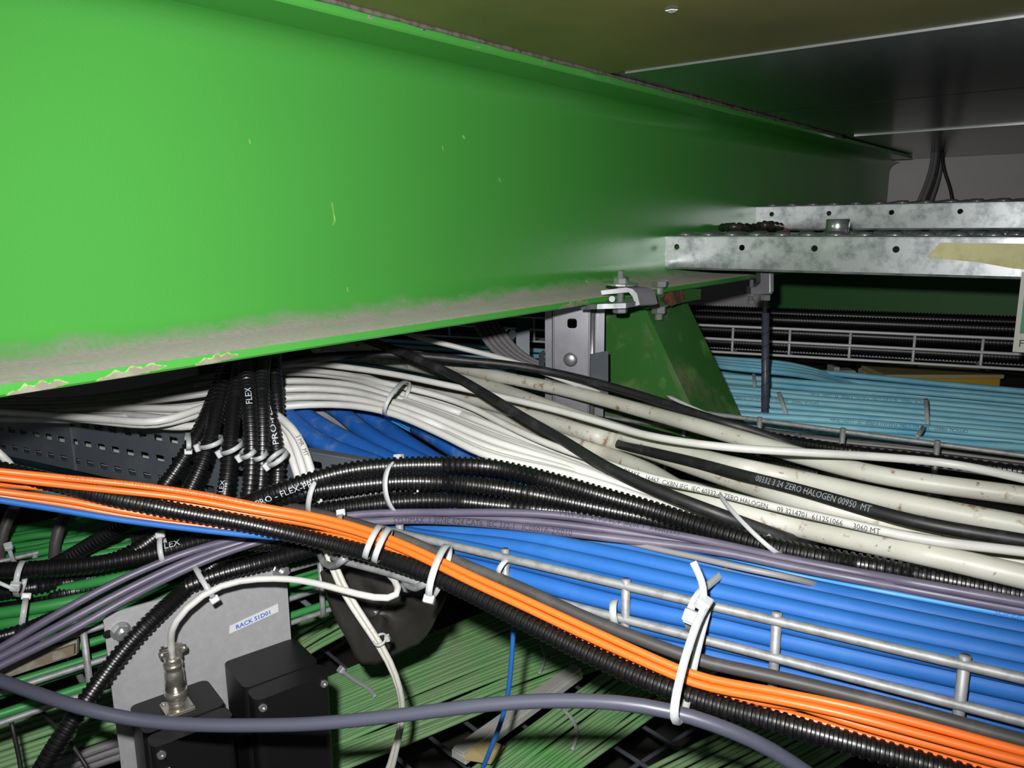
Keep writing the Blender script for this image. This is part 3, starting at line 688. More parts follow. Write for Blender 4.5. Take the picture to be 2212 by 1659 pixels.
# worn steel coupler strip on that basket
q = [U(-20, 1476, .598), U(-20, 1444, .598), U(166, 1382, .622), U(166, 1414, .622)]
cs = thing('coupler_strip', q[0], 'worn galvanised coupler strip bolted inside the low wire basket', 'coupler'); MB().prism(q, FH*.003).build('strip', 'rust_metal', cs)
MB().prism([U(118, 1404, .6155), U(164, 1389, .6215), U(164, 1409, .6215), U(118, 1424, .6155)], -FH*.003).build('raised_tab', 'rust_metal', cs)

# perforated steel tray side running on under the beam
pt = thing('perforated_tray', V(-.7, .38, Z(-.27)), 'dark grey perforated steel tray side with rows of slots below the beam', 'cable tray')
g0 = U(152, 892, -.2); g1 = U(856, 1008, -.2); gd = (g1-g0); gd.z = 0; gd.normalize(); H_ = .066
st0 = g0-gd*.20; Lg = (g1-st0).length; cu = .0235; nn_ = int(Lg/cu)
u = gd; v = V(0, 0, 1); base = V(st0.x, st0.y, Z(-.2)-H_)
m_ = MB(); rows = (.2, .5, .8)
gn = u.cross(v).normalized(); tn = -.0015
mb = MB(); perforated(mb, base, u, v, nn_, 3, cu, H_/3, rslot(.0068, .0034), tn); mb.build('side_plate', 'tray_grey', pt)
m_ = MB(); m_.box(base+u*(Lg/2)+V(0, 0, H_)+gn*.004*-1, u*(Lg/2), gn*.005, V(0, 0, .0012)); m_.build('folded_edge', 'tray_grey', pt)
m_ = MB(); m_.box(base+u*(Lg/2)+gn*-.10, u*(Lg/2), gn*.10, V(0, 0, .0008)); m_.build('bottom_plate', 'tray_grey', pt)
jx = U(187, 950, -.235); m_ = MB(); jp = base+u*((jx-base).dot(u)); m_.box(jp+V(0, 0, H_/2)+gn*.0012, u*.0022, gn*.0014, V(0, 0, H_/2)); m_.build('joint_fold', 'tray_grey', pt)

# ================================================================== thick and thin white cables
WB = 'slim white cables of the bundle under the beam'
def row(y0, y1, t): return y0+(y1-y0)*t
rw = .0037
for L_, n in ((0, 6), (1, 6), (2, 5)):
    perm = list(range(n)); 
    for i in range(n):
        t = (i+(.45 if L_ else 0))/(n-1+(.6 if L_ else 0)); zz = .008*math.sin(math.pi*t)-.0064*L_; t2 = min(1, max(0, t+random.uniform(-.06, .06))); t3 = min(1, max(0, t+random.uniform(-.05, .05)))
        j = random.uniform(-1.5, 1.5)
        pts = [(-260, row(900, 852, t), -.196+zz*.3), (60, row(906, 866, t2), -.192+zz*.5), (260, row(908, 850, t3)+j*3, -.187+zz*.6), (415, row(920, 815, t2)+j*2.5, -.183+zz*.8), (600, row(879, 790, t)+j, -.178+zz), (740, row(874, 800, t)+j*.6, -.176+zz), (842, row(891, 832, t), -.178+zz),
               (950, row(935, 864, t)+j, -.187+zz*.9), (1060, row(986, 902, t)+j, -.197+zz*.9), (1200, row(1017, 966, t3)+j, -.208+zz*.8), (1300, row(1045, 1012, t3)+j, -.216+zz*.7), (1420, row(1086, 1066, t), -.232+zz*.5), (1560, row(1135, 1115, t), -.247), (1750, row(1180, 1165, t), -.254)]
        cable('white_cable', pts, rw, 'white_cable', 'slim white cable in the bundle tied together under the beam', WB, seg=10)
for i in range(7):   # more of them lower down, inside the perforated tray
    a = base+u*-.05+gn*(-.02-.011*(i % 4))+V(0, 0, .006+.0085*i); b_ = a+u*(Lg*.62)
    cable('white_cable', [a, a.lerp(b_, .4)+V(0, 0, .003*math.sin(i)), b_], rw, 'white_cable', 'slim white cable lying inside the perforated tray side', 'white cables inside the perforated tray', seg=8, world=True)
for (dx, w_) in ((0, 0), (20, 6)):   # loose strays in front, left of the conduit fan
    cable('white_cable', [(-200+dx, 880, -.182), (60+dx, 893, -.176), (260, 908+w_, -.172), (340, 912+w_, -.172), (440, 880+w_*2, -.168), (560, 850, -.168), (700, 846, -.172), (842, 864, -.176), (950, 900, -.186), (1060, 945, -.197), (1200, 990, -.208), (1300, 1028, -.217), (1420, 1078, -.234), (1600, 1140, -.25)], rw, 'white_cable', 'slim white cable in the bundle tied together under the beam', WB, seg=8)
drake = cable('white_cable', [(420, 835, -.178), (600, 800, -.170), (740, 808, -.168), (842, 830, -.168), (950, 856, -.176), (1020, 881, -.183), (1101, 922, -.190), (1203, 966, -.196), (1304, 999, -.200), (1405, 1032, -.203), (1557, 1066, -.206), (1659, 1092, -.206), (1818, 1127, -.205), (1977, 1162, -.205), (2230, 1194, -.205)], .0033, 'white_cable', 'slim white cable printed with black figures lying on the thick white cables')
print_on(drake, 'DRAKE    16467  CXBN JFG  IEC 60332-1  ZERO HALOGEN     09 3214701  611251066     3060 MT', 1350, .0052, 'dark_ink', phi=-.25, stretch=.92)
cable('white_cable', [(600, 792, -.160), (652, 784, -.158), (753, 794, -.160), (854, 809, -.164), (956, 830, -.170), (1060, 852, -.178), (1203, 886, -.184), (1304, 914, -.188), (1405, 942, -.190), (1560, 965, -.190), (1731, 977, -.190), (1915, 988, -.192), (2062, 1003, -.194), (2230, 1038, -.194)], .0036, 'white_cable', 'slim white cable crossing over the uppermost thick white cable')
cable('white_cable', [(850, 708, -.13), (905, 729, -.135), (1000, 753, -.150), (1101, 779, -.163), (1203, 815, -.180), (1300, 850, -.205)], .0034, 'white_cable', 'slim white cable coming from under the flange over the black cable')
cable('white_cable', [(1440, 855, -.215), (1530, 895, -.225), (1600, 922, -.232), (1690, 950, -.24)], .0022, 'white_cable', 'thin white wire beside the far rail at the green bracket')
OW = 'thick grimy white cables in the main basket'
def thick(pts, r, label): return cable('thick_white_cable', pts, r, 'old_white', label, OW, seg=16)
thick([(700, 742, -.165), (790, 748, -.17), (880, 764, -.178), (1000, 796, -.190), (1101, 818, -.195), (1203, 839, -.199), (1304, 864, -.202), (1405, 892, -.205), (1560, 935, -.206), (1731, 985, -.208), (1897, 1026, -.209), (2230, 1074, -.209)], .0078, 'thick grimy white cable under the long black cable, uppermost of the thick ones')
thick([(760, 800, -.19), (900, 828, -.197), (1000, 856, -.203), (1125, 890, -.208), (1253, 931, -.212), (1405, 976, -.214), (1532, 1020, -.215), (1659, 1061, -.215), (1818, 1106, -.216), (1977, 1144, -.217), (2230, 1196, -.220)], .0080, 'thick grimy white cable with brown smears below the printed black cable')
thick([(1000, 842, -.213), (1125, 882, -.216), (1300, 925, -.218), (1405, 957, -.218), (1560, 1000, -.216), (1700, 1030, -.214), (1897, 1074, -.212), (2230, 1140, -.212)], .0080, 'thick grimy white cable directly above the printed black cable')
thick([(1000, 882, -.222), (1177, 936, -.224), (1278, 970, -.224), (1390, 1012, -.226), (1500, 1072, -.221), (1659, 1122, -.221), (1818, 1160, -.221), (1977, 1192, -.221), (2230, 1250, -.221)], .0078, 'thick grimy white cable lying against the black conduit')
thick([(1800, 1150, -.235), (1977, 1170, -.232), (2100, 1196, -.230), (2230, 1218, -.228)], .0070, 'thick grimy white cable squeezed under the printed slim cable')
thick([(680, 752, -.19), (800, 772, -.195), (940, 800, -.20), (1060, 835, -.206), (1150, 866, -.212), (1260, 905, -.225), (1400, 950, -.24)], .0085, 'thick grimy white cable under the crossing of the two black cables')
# black round cables
bk = cable('black_cable', [(900, 838, -.236), (1100, 890, -.238), (1280, 945, -.236), (1390, 972, -.230), (1500, 998, -.218), (1599, 1025, -.206), (1738, 1061, -.203), (1858, 1095, -.203), (1977, 1127, -.203), (2230, 1171, -.204)], .0046, 'black_cable', 'black cable printed ZERO HALOGEN in grey between thick white cables', seg=12)
print_on(bk, '00332 3 24 ZERO HALOGEN 00950  MT', 1640, .0070, 'grey_ink', phi=.15, stretch=.80)
cable('black_cable', [(560, 790, -.145), (677, 773, -.145), (753, 767, -.147), (854, 766, -.150), (956, 773, -.155), (1000, 778, -.158), (1101, 788, -.164), (1203, 806, -.172), (1304, 831, -.180), (1405, 861, -.188), (1560, 912, -.194), (1650, 938, -.205), (1760, 985, -.225)], .0048, 'black_cable', 'long black cable lying along the uppermost thick white cable', seg=12)
cable('black_cable', [(740, 712, -.128), (816, 743, -.138), (905, 776, -.146), (981, 812, -.158), (1060, 858, -.170), (1127, 900, -.180), (1203, 943, -.190), (1278, 990, -.197), (1329, 1019, -.201), (1380, 1042, -.204), (1456, 1074, -.209), (1560, 1113, -.217), (1650, 1146, -.230), (1760, 1185, -.245)], .0049, 'black_cable', 'black cable crossing the white bundle at a slant down to the conduits', seg=12)
cable('black_cable', [(900, 905, -.235), (985, 962, -.238), (1045, 992, -.240), (1130, 1030, -.245)], .0045, 'black_cable', 'black cable end between the white bundle and the black conduits', seg=10)
cable('orange_cable', [(960, 795, -.225), (1040, 822, -.222), (1075, 828, -.222), (1110, 842, -.228), (1180, 880, -.24)], .0045, 'orange_cable', 'short stretch of orange cable showing between thick white cables')
# white trio between fan and blue cables
for k, (ox, oy, zz) in enumerate(((0, 0, .0), (17, 4, .004), (-14, 10, -.004))):
    c_ = cable('white_cable', [(585+ox*.3, 890+oy*.3, .715), (608+ox*.5, 908+oy*.6, .70-zz), (630+ox*.9, 940+oy*.5, .69-zz), (646+ox, 985+oy*.4, .685-zz), (660+ox, 1035, .68-zz), (672+ox, 1080, .69)], .0037, 'white_cable', 'slim white cable bending down between the conduit fan and blue cables', 'white cables beside the conduit fan', seg=10)
    if k == 1: print_on(c_, '3 MR  MT', 640, .005, 'dark_ink', phi=.1)

# ================================================================== blue cables
DB = 'dusty dark blue cables under the white bundle'
for pts in ([(600, 880, .80), (625, 905, .79), (680, 950, .77), (753, 983, .75), (815, 1004, .73), (900, 1050, .71), (1000, 1110, .67)],
            [(625, 868, .83), (655, 895, .82), (706, 928, .80), (780, 966, .775), (855, 1002, .75), (960, 1060, .72), (1050, 1130, .66)],
            [(700, 868, .86), (737, 890, .85), (770, 920, .83), (832, 962, .80), (912, 1000, .77), (1000, 1060, .73), (1100, 1130, .66)],
            [(765, 872, .87), (793, 896, .86), (842, 932, .83), (900, 972, .80), (950, 1003, .775), (1060, 1070, .72), (1160, 1140, .65)],
            [(890, 915, .87), (935, 940, .85), (970, 962, .82), (1010, 985, .80), (1100, 1050, .74), (1250, 1150, .64)]):
    cable('thick_blue_cable', pts, .0092, 'dusty_blue', 'thick dusty dark blue cable dipping under the white bundle', DB, seg=14)
cable('thick_grey_cable', [(660, 880, .87), (720, 900, .86), (760, 935, .84), (830, 985, .80), (900, 1020, .77)], .009, 'grey_cable', 'dusty grey cable deep between the dark blue cables', seg=12)
for i in range(4):
    cable('thin_blue_cable', [(820+i*7, 888-i*2, .845), (860+i*5, 912-i*2, .83), (935+i*4, 952-i*3, .80), (1019+i*4, 988-i*3, .775), (1120, 1040, .73), (1250, 1130-i*5, .66)], .0036, 'sky_cable', 'thin light blue cable dipping under the white bundle', 'thin blue cables under the white bundle', seg=8)
BL = 'thick blue cables behind the near basket rail'
K = [[(800, 1120, .05), (930, 1147, .045), (1100, 1158, .04), (1300, 1194, .036), (1500, 1238, .032), (1800, 1305, .028), (2230, 1394, .026)],
     [(780, 1130, .035), (900, 1158, .03), (1100, 1181, .026), (1300, 1222, .024), (1500, 1268, .022), (1800, 1335, .020), (2230, 1426, .018)],
     [(780, 1140, .025), (880, 1163, .02), (1000, 1184, .018), (1100, 1206, .016), (1300, 1256, .016), (1500, 1302, .015), (1800, 1370, .014), (2230, 1462, .0135)],
     [(780, 1150, .025), (900, 1190, .02), (1100, 1242, .018), (1300, 1295, .017), (1500, 1338, .016), (1800, 1405, .015), (2230, 1498, .0145)],
     [(820, 1185, .025), (950, 1230, .02), (1100, 1272, .018), (1300, 1330, .017), (1500, 1375, .016), (1800, 1442, .015), (2230, 1536, .0145)],
     [(1000, 1255, .025), (1150, 1302, .02), (1300, 1358, .017), (1500, 1408, .016), (1800, 1478, .015), (2230, 1574, .015)],
     [(900, 1140, .07), (1100, 1142, .066), (1300, 1170, .06), (1500, 1212, .052), (1800, 1282, .045), (2230, 1368, .042)]]
KL = ['thick bright blue cable second below the violet-grey cables, under the loose grey wire', 'thick bright blue cable third below the violet-grey cables', 'thick bright blue cable lying right behind the top rail of the main basket',
      'thick bright blue cable showing just under the top rail of the main basket', 'thick bright blue cable lying right behind the second rail of the main basket', 'lowest thick bright blue cable, under the second rail beside the dark grey cable', 'thick bright blue cable tucked directly under the thin sky blue ones']
for i, pts in enumerate(K):
    cable('thick_blue_cable', [R(*p) for p in pts], .0062, 'blue_cable' if i else 'blue_cable', KL[i], BL, seg=16)
for i in range(5):
    y = i*6; c_ = cable('thin_blue_cable', [R(1000, 1128+y*.4, .10), R(1200, 1140+y*.4, .095), R(1390, 1180+y*.5, .085), R(1600, 1219+y*.7, .075), R(1800, 1258+y*.9, .066), R(2230, 1338+y*1.1, .058)], .0030, 'sky_cable', 'thin sky blue cable between the thick blue and the violet-grey cables', 'thin blue cables in the main basket', seg=8)
    if i == 0: print_on(c_, 'SUPER', 2148, .0055, 'blue_ink', phi=.2)
cable('thin_grey_cable', [R(1300, 1155, .07), R(1400, 1182, .058), R(1500, 1203, .05), R(1600, 1226, .042), R(1690, 1244, .05), R(1760, 1262, .085), R(1850, 1285, .12)], .0022, 'grey_cable', 'thin grey wire lying on the thick blue cables beside the sky blue ones')

# ================================================================== violet-grey cables
PU = 'violet-grey cables running the length of the picture'
pl = [(-30, 1418, .57), (0, 1401, .574), (140, 1317, .59), (279, 1244, .612), (419, 1188, .635), (523, 1161, .645), (650, 1132, .645)]
p1 = cable('violet_grey_cable', pl+[(760, 1112, .645), (880, 1107, .64), (1000, 1107, .625), (1101, 1107, .615), (1228, 1115, .605), (1354, 1136, .595), (1560, 1176, .565), (1659, 1199, .545), (1858, 1238, .515), (2016, 1257+10, .50), (2230, 1306, .475)], .0031, 'purple_cable', 'violet-grey cable lying tight under the black conduits, uppermost of its three', PU)
print_on(p1, 'SYSTIMAX  1 3074E 4/24 CAT6  IEC 332-1', 1478, .0052, 'dark_ink', phi=.55, flip=True)
pl = [(-30, 1436, .56), (0, 1420, .564), (140, 1345, .58), (279, 1271, .602), (419, 1206, .625), (541, 1167, .64), (650, 1146, .64)]
p2 = cable('violet_grey_cable', pl+[(790, 1128, .635), (884, 1123, .63), (1000, 1127, .615), (1101, 1136, .60), (1228, 1151, .585), (1354, 1166, .575), (1560, 1192, .548), (1699, 1222, .528), (1897, 1260, .50), (2230, 1322, .468)], .0032, 'purple_cable', 'violet-grey cable printed with black figures, lowest of its three', PU)
print_on(p2, 'SYSTIMAX  1 3074E 4/24 CAT6  IEC 332-1   IC0501A-2X010', 853, .0060, 'dark_ink', phi=.05, stretch=.97)
pl = [(-30, 1454, .55), (0, 1438, .554), (140, 1370, .57), (279, 1291, .592), (384, 1238, .615), (470, 1200, .63), (560, 1170, .65)]
cable('violet_grey_cable', pl+[(700, 1135, .655), (820, 1118, .65), (1000, 1118, .632), (1101, 1122, .62), (1228, 1134, .608), (1354, 1151, .592), (1560, 1186, .565), (1699, 1214, .54), (1897, 1250, .515), (2230, 1316, .482)], .0030, 'purple_cable', 'violet-grey cable wedged in the middle of its three', PU)

# ================================================================== orange, dark grey, slate and blue cables in front
OR = 'orange fibre cables in front'
OF = [(0, -.012), (400, -.012), (880, -.03), (1200, -.033), (1500, -.035), (2230, -.03)]
def front(px, k=0):
    base = [(-60, .515), (0, .525), (240, .55), (430, .57), (560, .583), (640, .586), (779, .580), (919, .556), (1140, .515), (1419, .470), (1659, .438), (1818, .42), (2000, .405), (2260, .385)]
    for (a, da), (b, db) in zip(base, base[1:]):
        if px <= b: return da+(db-da)*(px-a)/(b-a)+k
    return base[-1][1]+k
def fr(pts, k=0, more=()): return [(x, y, front(x, k)+(more[i] if i < len(more) else 0)) for i, (x, y) in enumerate(pts)]
ro = .0024
o1 = cable('orange_cable', fr([(-40, 1013), (0, 1018), (177, 1036), (329, 1052), (481, 1076), (560, 1094), (640, 1106), (779, 1139), (919, 1195), (1000, 1234), (1140, 1297), (1279, 1361), (1419, 1424), (1500, 1459), (1659, 1490), (1818, 1522), (2000, 1566), (2250, 1634)]), ro, 'orange_cable', 'orange fibre cable with faint print, topmost of its bundle', OR)
print_on(o1, 'HUBER + SUHNER FIBEROPTIC 2 x 50/125 LSFH jacket material UL94V-0', 545, .0042, 'ink_dark_orange', phi=.35, flip=True)
cable('orange_cable', fr([(-40, 1027), (0, 1032), (253, 1060), (380, 1073), (560, 1106), (640, 1118), (779, 1152), (919, 1209), (1000, 1250), (1140, 1315), (1279, 1381), (1419, 1443), (1500, 1478), (1659, 1508), (1818, 1541), (2000, 1589), (2250, 1655)], -.003), ro, 'orange_cable', 'orange fibre cable lying next to the printed topmost one', OR)
cable('orange_cable', fr([(-40, 1040), (0, 1045), (253, 1068), (380, 1084), (560, 1115), (640, 1127), (779, 1160), (919, 1216), (1000, 1246), (1140, 1307), (1279, 1372), (1419, 1434), (1500, 1470), (1659, 1501), (1818, 1556), (2000, 1606), (2250, 1674)], .004), ro, 'orange_cable', 'orange fibre cable in the middle of its bundle above the black conduit', OR)
cable('orange_cable', fr([(-40, 1055), (0, 1062), (152, 1081), (253, 1102), (380, 1120), (500, 1133), (640, 1148), (740, 1160), (860, 1192), (940, 1228), (1000, 1257), (1140, 1321), (1279, 1388), (1419, 1450), (1500, 1485), (1659, 1520), (1818, 1534), (2000, 1578), (2250, 1645)], .006), ro, 'orange_cable', 'orange fibre cable running below the black conduit at first', OR)
cable('orange_cable', fr([(-40, 1064), (0, 1072), (127, 1088), (253, 1112), (380, 1130), (500, 1143), (640, 1158), (740, 1172), (860, 1200), (1000, 1262), (1279, 1394), (1500, 1492), (1659, 1530), (1818, 1574), (2000, 1624), (2250, 1694)], .008), ro, 'orange_cable', 'lowest orange fibre cable of the bundle, next to the thin blue one', OR)
cable('thin_blue_cable', fr([(-40, 1072), (0, 1081), (127, 1100), (209, 1115), (419, 1143), (560, 1158), (700, 1168), (790, 1178), (880, 1205)], .006), .0023, 'blue_cable', 'single thin royal blue cable under the orange bundle')
c0 = conduit(fr([(-60, 1000), (0, 1015), (120, 1044), (240, 1075), (330, 1093), (430, 1113), (500, 1124), (560, 1137), (640, 1156), (779, 1191), (919, 1236), (1060, 1303), (1140, 1346), (1279, 1416), (1419, 1478), (1560, 1528), (1659, 1554), (1818, 1600), (1977, 1644), (2150, 1695)], -.004, [.036, .034, .024, .008]), .0063, 'black corrugated conduit slung in front along the orange cables', seg=16, pitch=.0044)
cable('dark_grey_cable', [R(600, 1090, -.02), R(700, 1112, -.02), R(779, 1134, -.018), R(860, 1158, -.015), R(919, 1184, -.012), R(1000, 1218, -.012), R(1140, 1276, -.012), R(1279, 1340, -.012), R(1419, 1394, -.012), R(1500, 1424, -.011), R(1659, 1459, -.010), R(1818, 1497, -.010), R(1977, 1537, -.010), R(2250, 1612, -.010)], .0041, 'dark_grey', 'dark grey cable running outside the near basket rail above the orange cables', seg=14)
cable('slate_cable', [(-50, 1452, .52), (0, 1470, .515), (70, 1495, .505), (174, 1529, .495), (279, 1553, .497), (420, 1566, .496), (560, 1567, .494), (674, 1564, .49), (849, 1547, .482), (1060, 1521, .468), (1160, 1514, .461), (1244, 1513, .454), (1384, 1522, .442), (1454, 1536, .437), (1579, 1578, .431), (1659, 1613, .430), (1722, 1652, .431), (1790, 1705, .433)], .0042, 'slate_cable', 'single slate grey cable sagging across in front of everything', seg=16)

# ================================================================== black corrugated conduits
FAN = 'black conduits fanned out below the flange'
RF = .0071
def topend(px): return [(px+6, 700, .86), (px+3, 745, .80)]
fan = []
fan.append(conduit(topend(492)+[(486, 790, .755), (466, 850, .735), (440, 915, .715), (402, 982, .70), (360, 1046, .69), (310, 1098, .69), (251, 1143, .70), (192, 1178, .71), (140, 1209, .72), (60, 1250, .73)], RF, 'black conduit swung out furthest towards the perforated tray in the tied fan', FAN))
fan.append(conduit(topend(502)+[(492, 800, .745), (471, 873, .725), (458, 935, .71), (440, 996, .695), (411, 1056, .685), (384, 1110, .675), (330, 1165, .66), (250, 1212, .65), (150, 1226, .645), (60, 1231, .64), (-40, 1236, .64)], RF, 'black conduit curving away below the purple cables, second in the tied fan', FAN))
fan.append(conduit(topend(518)+[(514, 820, .735), (504, 883, .715), (499, 945, .70), (494, 1006, .69), (486, 1066, .68), (470, 1130, .68), (430, 1190, .68), (350, 1232, .68), (200, 1268, .68), (60, 1300, .68), (-40, 1330, .68)], RF, 'black conduit in the middle of the tied fan with a pale print stub', FAN))
fan.append(conduit(topend(532)+[(531, 810, .725), (538, 863, .705), (542, 924, .692), (544, 986, .682), (541, 1047, .675), (530, 1110, .67), (500, 1180, .665), (440, 1240, .655), (331, 1336, .61), (272, 1397, .595), (216, 1471, .58), (174, 1530, .57), (91, 1659, .56), (60, 1720, .56)], RF*.98, 'black conduit from the fan that loops down in front of the rack plate', FAN))
fan.append(conduit(topend(570)+[(565, 810, .735), (565, 850, .72), (567, 924, .705), (567, 986, .695), (563, 1047, .69), (555, 1110, .69), (520, 1170, .69), (440, 1215, .69), (300, 1250, .69), (100, 1290, .69), (-40, 1275, .69)], RF, 'black conduit half hidden at the back of the tied fan', FAN))
f6 = conduit(topend(552)+[(553, 805, .705), (562, 830, .698), (578, 875, .688), (590, 924, .68), (600, 986, .672), (602, 1047, .668), (590, 1100, .67), (560, 1150, .67), (480, 1200, .67), (350, 1240, .67)], RF, 'black conduit printed PRO-FLEX in white in the tied fan', FAN); fan.append(f6)
fan.append(conduit(topend(592)+[(592, 800, .748), (597, 850, .738), (600, 900, .735), (602, 960, .735), (604, 1050, .735), (600, 1120, .735)], RF, 'black conduit tight against the white bundle in the tied fan', FAN))
def conduit_print(o, s, px, size, phi, flip, py=None, stretch=1.0):
    """lettering down a steep conduit: start at the picture row py"""
    P, r = o_path[o.name]
    def rowof(p): q = p-CAM; return 829.5-F_PX*q.dot(CUP)/q.dot(FWD)
    k = min(range(len(P)), key=lambda i: abs(rowof(P[i])-py)); vs, fs = text_mesh(s, size)
    seq = P[k:] if not flip else P[k::-1]; S = [0]
    for a, b in zip(seq, seq[1:]): S.append(S[-1]+(b-a).length)
    out = []
    for v in vs:
        j = 0; s_ = v.x*stretch
        while j < len(S)-2 and S[j+1] < s_: j += 1
        t = (s_-S[j])/max(S[j+1]-S[j], 1e-9); c = seq[j].lerp(seq[j+1], t); tg = (seq[j+1]-seq[j]).normalized()
        n = CAM-c; n = (n-tg*n.dot(tg)).normalized(); up = n.cross(tg); th = (v.y-size*.35)/r+phi
        out.append(c+(n*math.cos(th)+up*math.sin(th))*(r+.0002))
    return mesh_obj('lettering', out, fs, 'light_ink', o)
conduit_print(f6, 'PRO-FLEX - PR', 968, .0072, 0, True, 975, 1.35)
conduit_print(fan[3], 'FLEX', 878, .0075, 0, True, 876, 1.1)
conduit_print(fan[2], 'LEX', 1062, .006, .5, True, 1062, 1.0)

QG = 'black conduits strapped together above the violet-grey cables'
q1 = conduit([(470, 1118, .66), (540, 1086, .648), (600, 1062, .643), (677, 1036, .645), (753, 1016, .65), (854, 1006, .658), (956, 1004, .664), (1060, 1008, .664), (1101, 1016, .662), (1203, 1042, .656), (1304, 1072, .648), (1405, 1100, .636), (1500, 1132, .616), (1600, 1163, .592), (1659, 1180, .578), (1818, 1212, .545), (1977, 1240, .522), (2240, 1292, .492)], .0074, 'black conduit strapped on top of its bundle, ending along the thick white cable', QG, pitch=.0049, depth=.80, seg=16)
q2 = conduit([(450, 1135, .65), (540, 1092, .635), (652, 1064, .632), (753, 1050, .637), (854, 1040, .643), (956, 1041, .648), (1060, 1052, .647), (1101, 1058, .645), (1203, 1078, .638), (1304, 1100, .628), (1405, 1121, .618), (1500, 1143, .60), (1580, 1166, .582), (1659, 1190, .572), (1818, 1224, .548), (1977, 1254, .528), (2240, 1306, .50)], .0076, 'black conduit in the middle of the strapped bundle', QG, pitch=.0049, depth=.80, seg=16)
q3 = conduit([(500, 1140, .67), (620, 1112, .655), (753, 1096, .65), (854, 1084, .652), (956, 1080, .655), (1060, 1090, .655), (1101, 1094, .652), (1228, 1108, .644), (1340, 1126, .634), (1480, 1152, .618), (1600, 1184, .60)], .0070, 'lowest black conduit of the strapped bundle', QG, pitch=.0049, depth=.80, seg=14)
q4 = conduit([(700, 1085, .675), (854, 1060, .68), (1000, 1050, .685), (1150, 1078, .68), (1300, 1112, .665), (1450, 1146, .64)], .0062, 'black conduit hidden at the back of the strapped bundle', QG, seg=12)
print_on(q1, 'PRO - FLEX-PR', 560, .0070, 'light_ink', phi=-.35, off=.0003, stretch=1.05)
# conduit lying inside the far rail
conduit([(1560, 925, -.25), (1660, 944, -.25), (1760, 962, -.25), (1880, 980, -.25), (2000, 992, -.25), (2240, 1024, -.25)], .0070, 'black conduit lying inside the far rail behind the thick white cables', pitch=.0088, seg=12)
conduit([(1130, 870, -.24), (1250, 900, -.24), (1380, 930, -.24), (1500, 962, -.24), (1640, 1000, -.24), (1780, 1025, -.24)], .0066, 'black conduit deep in the gap between thick white cables', seg=12)
# conduits at the lower left
LL = 'black conduits at the lower left by the green cables'
l5 = conduit([(760, 1150, .64), (700, 1178, .645), (620, 1200, .65), (540, 1222, .65), (470, 1240, .645), (400, 1268, .64)], .0068, 'black conduit passing over the top edge of the rack plate', LL)
l6 = conduit([(740, 1135, .66), (660, 1160, .66), (560, 1178, .66), (464, 1162, .655), (349, 1192, .645), (209, 1218, .635), (70, 1229, .63), (-40, 1234, .63)], .0066, 'black conduit with pale print tied over the green cables', LL)
print_on(l6, 'FLEX', 360, .0075, 'light_ink', phi=.6, off=.0003)
conduit([(290, 1165, .70), (330, 1155, .70), (400, 1140, .71), (500, 1120, .73)], .0075, 'cut end of a black conduit pointing out under the blue cable', LL)
conduit([(-40, 1285, .65), (20, 1278, .65), (80, 1266, .655), (130, 1262, .67), (200, 1250, .69)], .0066, 'glossy black conduit stub beside the tied pair over the green cables', LL)
conduit([(-40, 1384, .60), (20, 1372, .60), (60, 1358, .615), (120, 1330, .64)], .0050, 'black conduit tip under the violet-grey cables by the green ones', LL)

# ================================================================== far aqua and grey cables
AQ = 'aqua fibre cables behind the main basket'
ac = []
for i in range(14):
    t = i/13; yl = 788+t*150; yr = 846+t*142; zz = -.268-.012*math.sin(i*1.7)**2-.01*t
    j = [random.uniform(-3, 3) for _ in range(5)]
    ac.append(cable('aqua_cable', [(700, yl-62+t*2, zz), (1000, yl-40+t*6+j[0], zz), (1300, yl-20+t*4+j[1], zz), (1560, yl+j[2], zz), (1800, yl+(yr-yl)*.36+j[3], zz), (2010, yl+(yr-yl)*.68+j[4], zz), (2260, yr+4, zz)], .0052, 'aqua_cable', 'aqua fibre cable in the flat bundle between the two wire baskets', AQ, seg=8, step=.02))
for i in range(8):
    t = i/7; cable('aqua_cable', [(1400, 790+t*130, -.285), (1600, 800+t*130, -.285), (1900, 838+t*126, -.288), (2260, 862+t*122, -.288)], .0052, 'aqua_cable', 'aqua fibre cable in the flat bundle between the two wire baskets', AQ, seg=8, step=.03)
for k, (i, px, fl_) in enumerate(((9, 2100, True), (11, 1880, True), (12, 2160, True), (4, 2000, True), (6, 1760, True))):
    print_on(ac[i], 'OPTICAL FIBRES - 36 G 651 1-TRC FUD-H11 P-FREE - FE - LSZH - 0rake', px, .0062, 'aqua_ink', phi=.1, flip=fl_, stretch=.9)
for i in range(4):
    cable('aqua_cable', [(1300, 752+i*5, -.258), (1480, 768+i*4, -.252), (1580, 777+i*6, -.245), (1680, 783+i*7, -.246), (1760, 800+i*5, -.262), (1850, 832+i*3, -.290), (2000, 870+i*3, -.305)], .005, 'aqua_cable', 'aqua fibre cable humped up behind the flat bundle below the far basket', 'humped aqua cables', seg=8, step=.02)
for i in range(7):
    cable('aqua_cable', [(-120, 935+i*15, -.37), (0, 968+i*14, -.37), (120, 1000+i*13, -.372), (230, 1030+i*11, -.375), (360, 1062+i*9, -.38)], .0052, 'aqua_cable', 'aqua fibre cable seen below the perforated tray side', 'aqua cables below the perforated tray', seg=8, step=.02)
cable('white_cable', [(-30, 955, .62), (0, 976, .62), (20, 998, .625), (40, 1030, .64)], .0030, 'white_cable', 'white cable end slanting down in front of the perforated tray')
GR = 'grey flat cables inside the far rail'
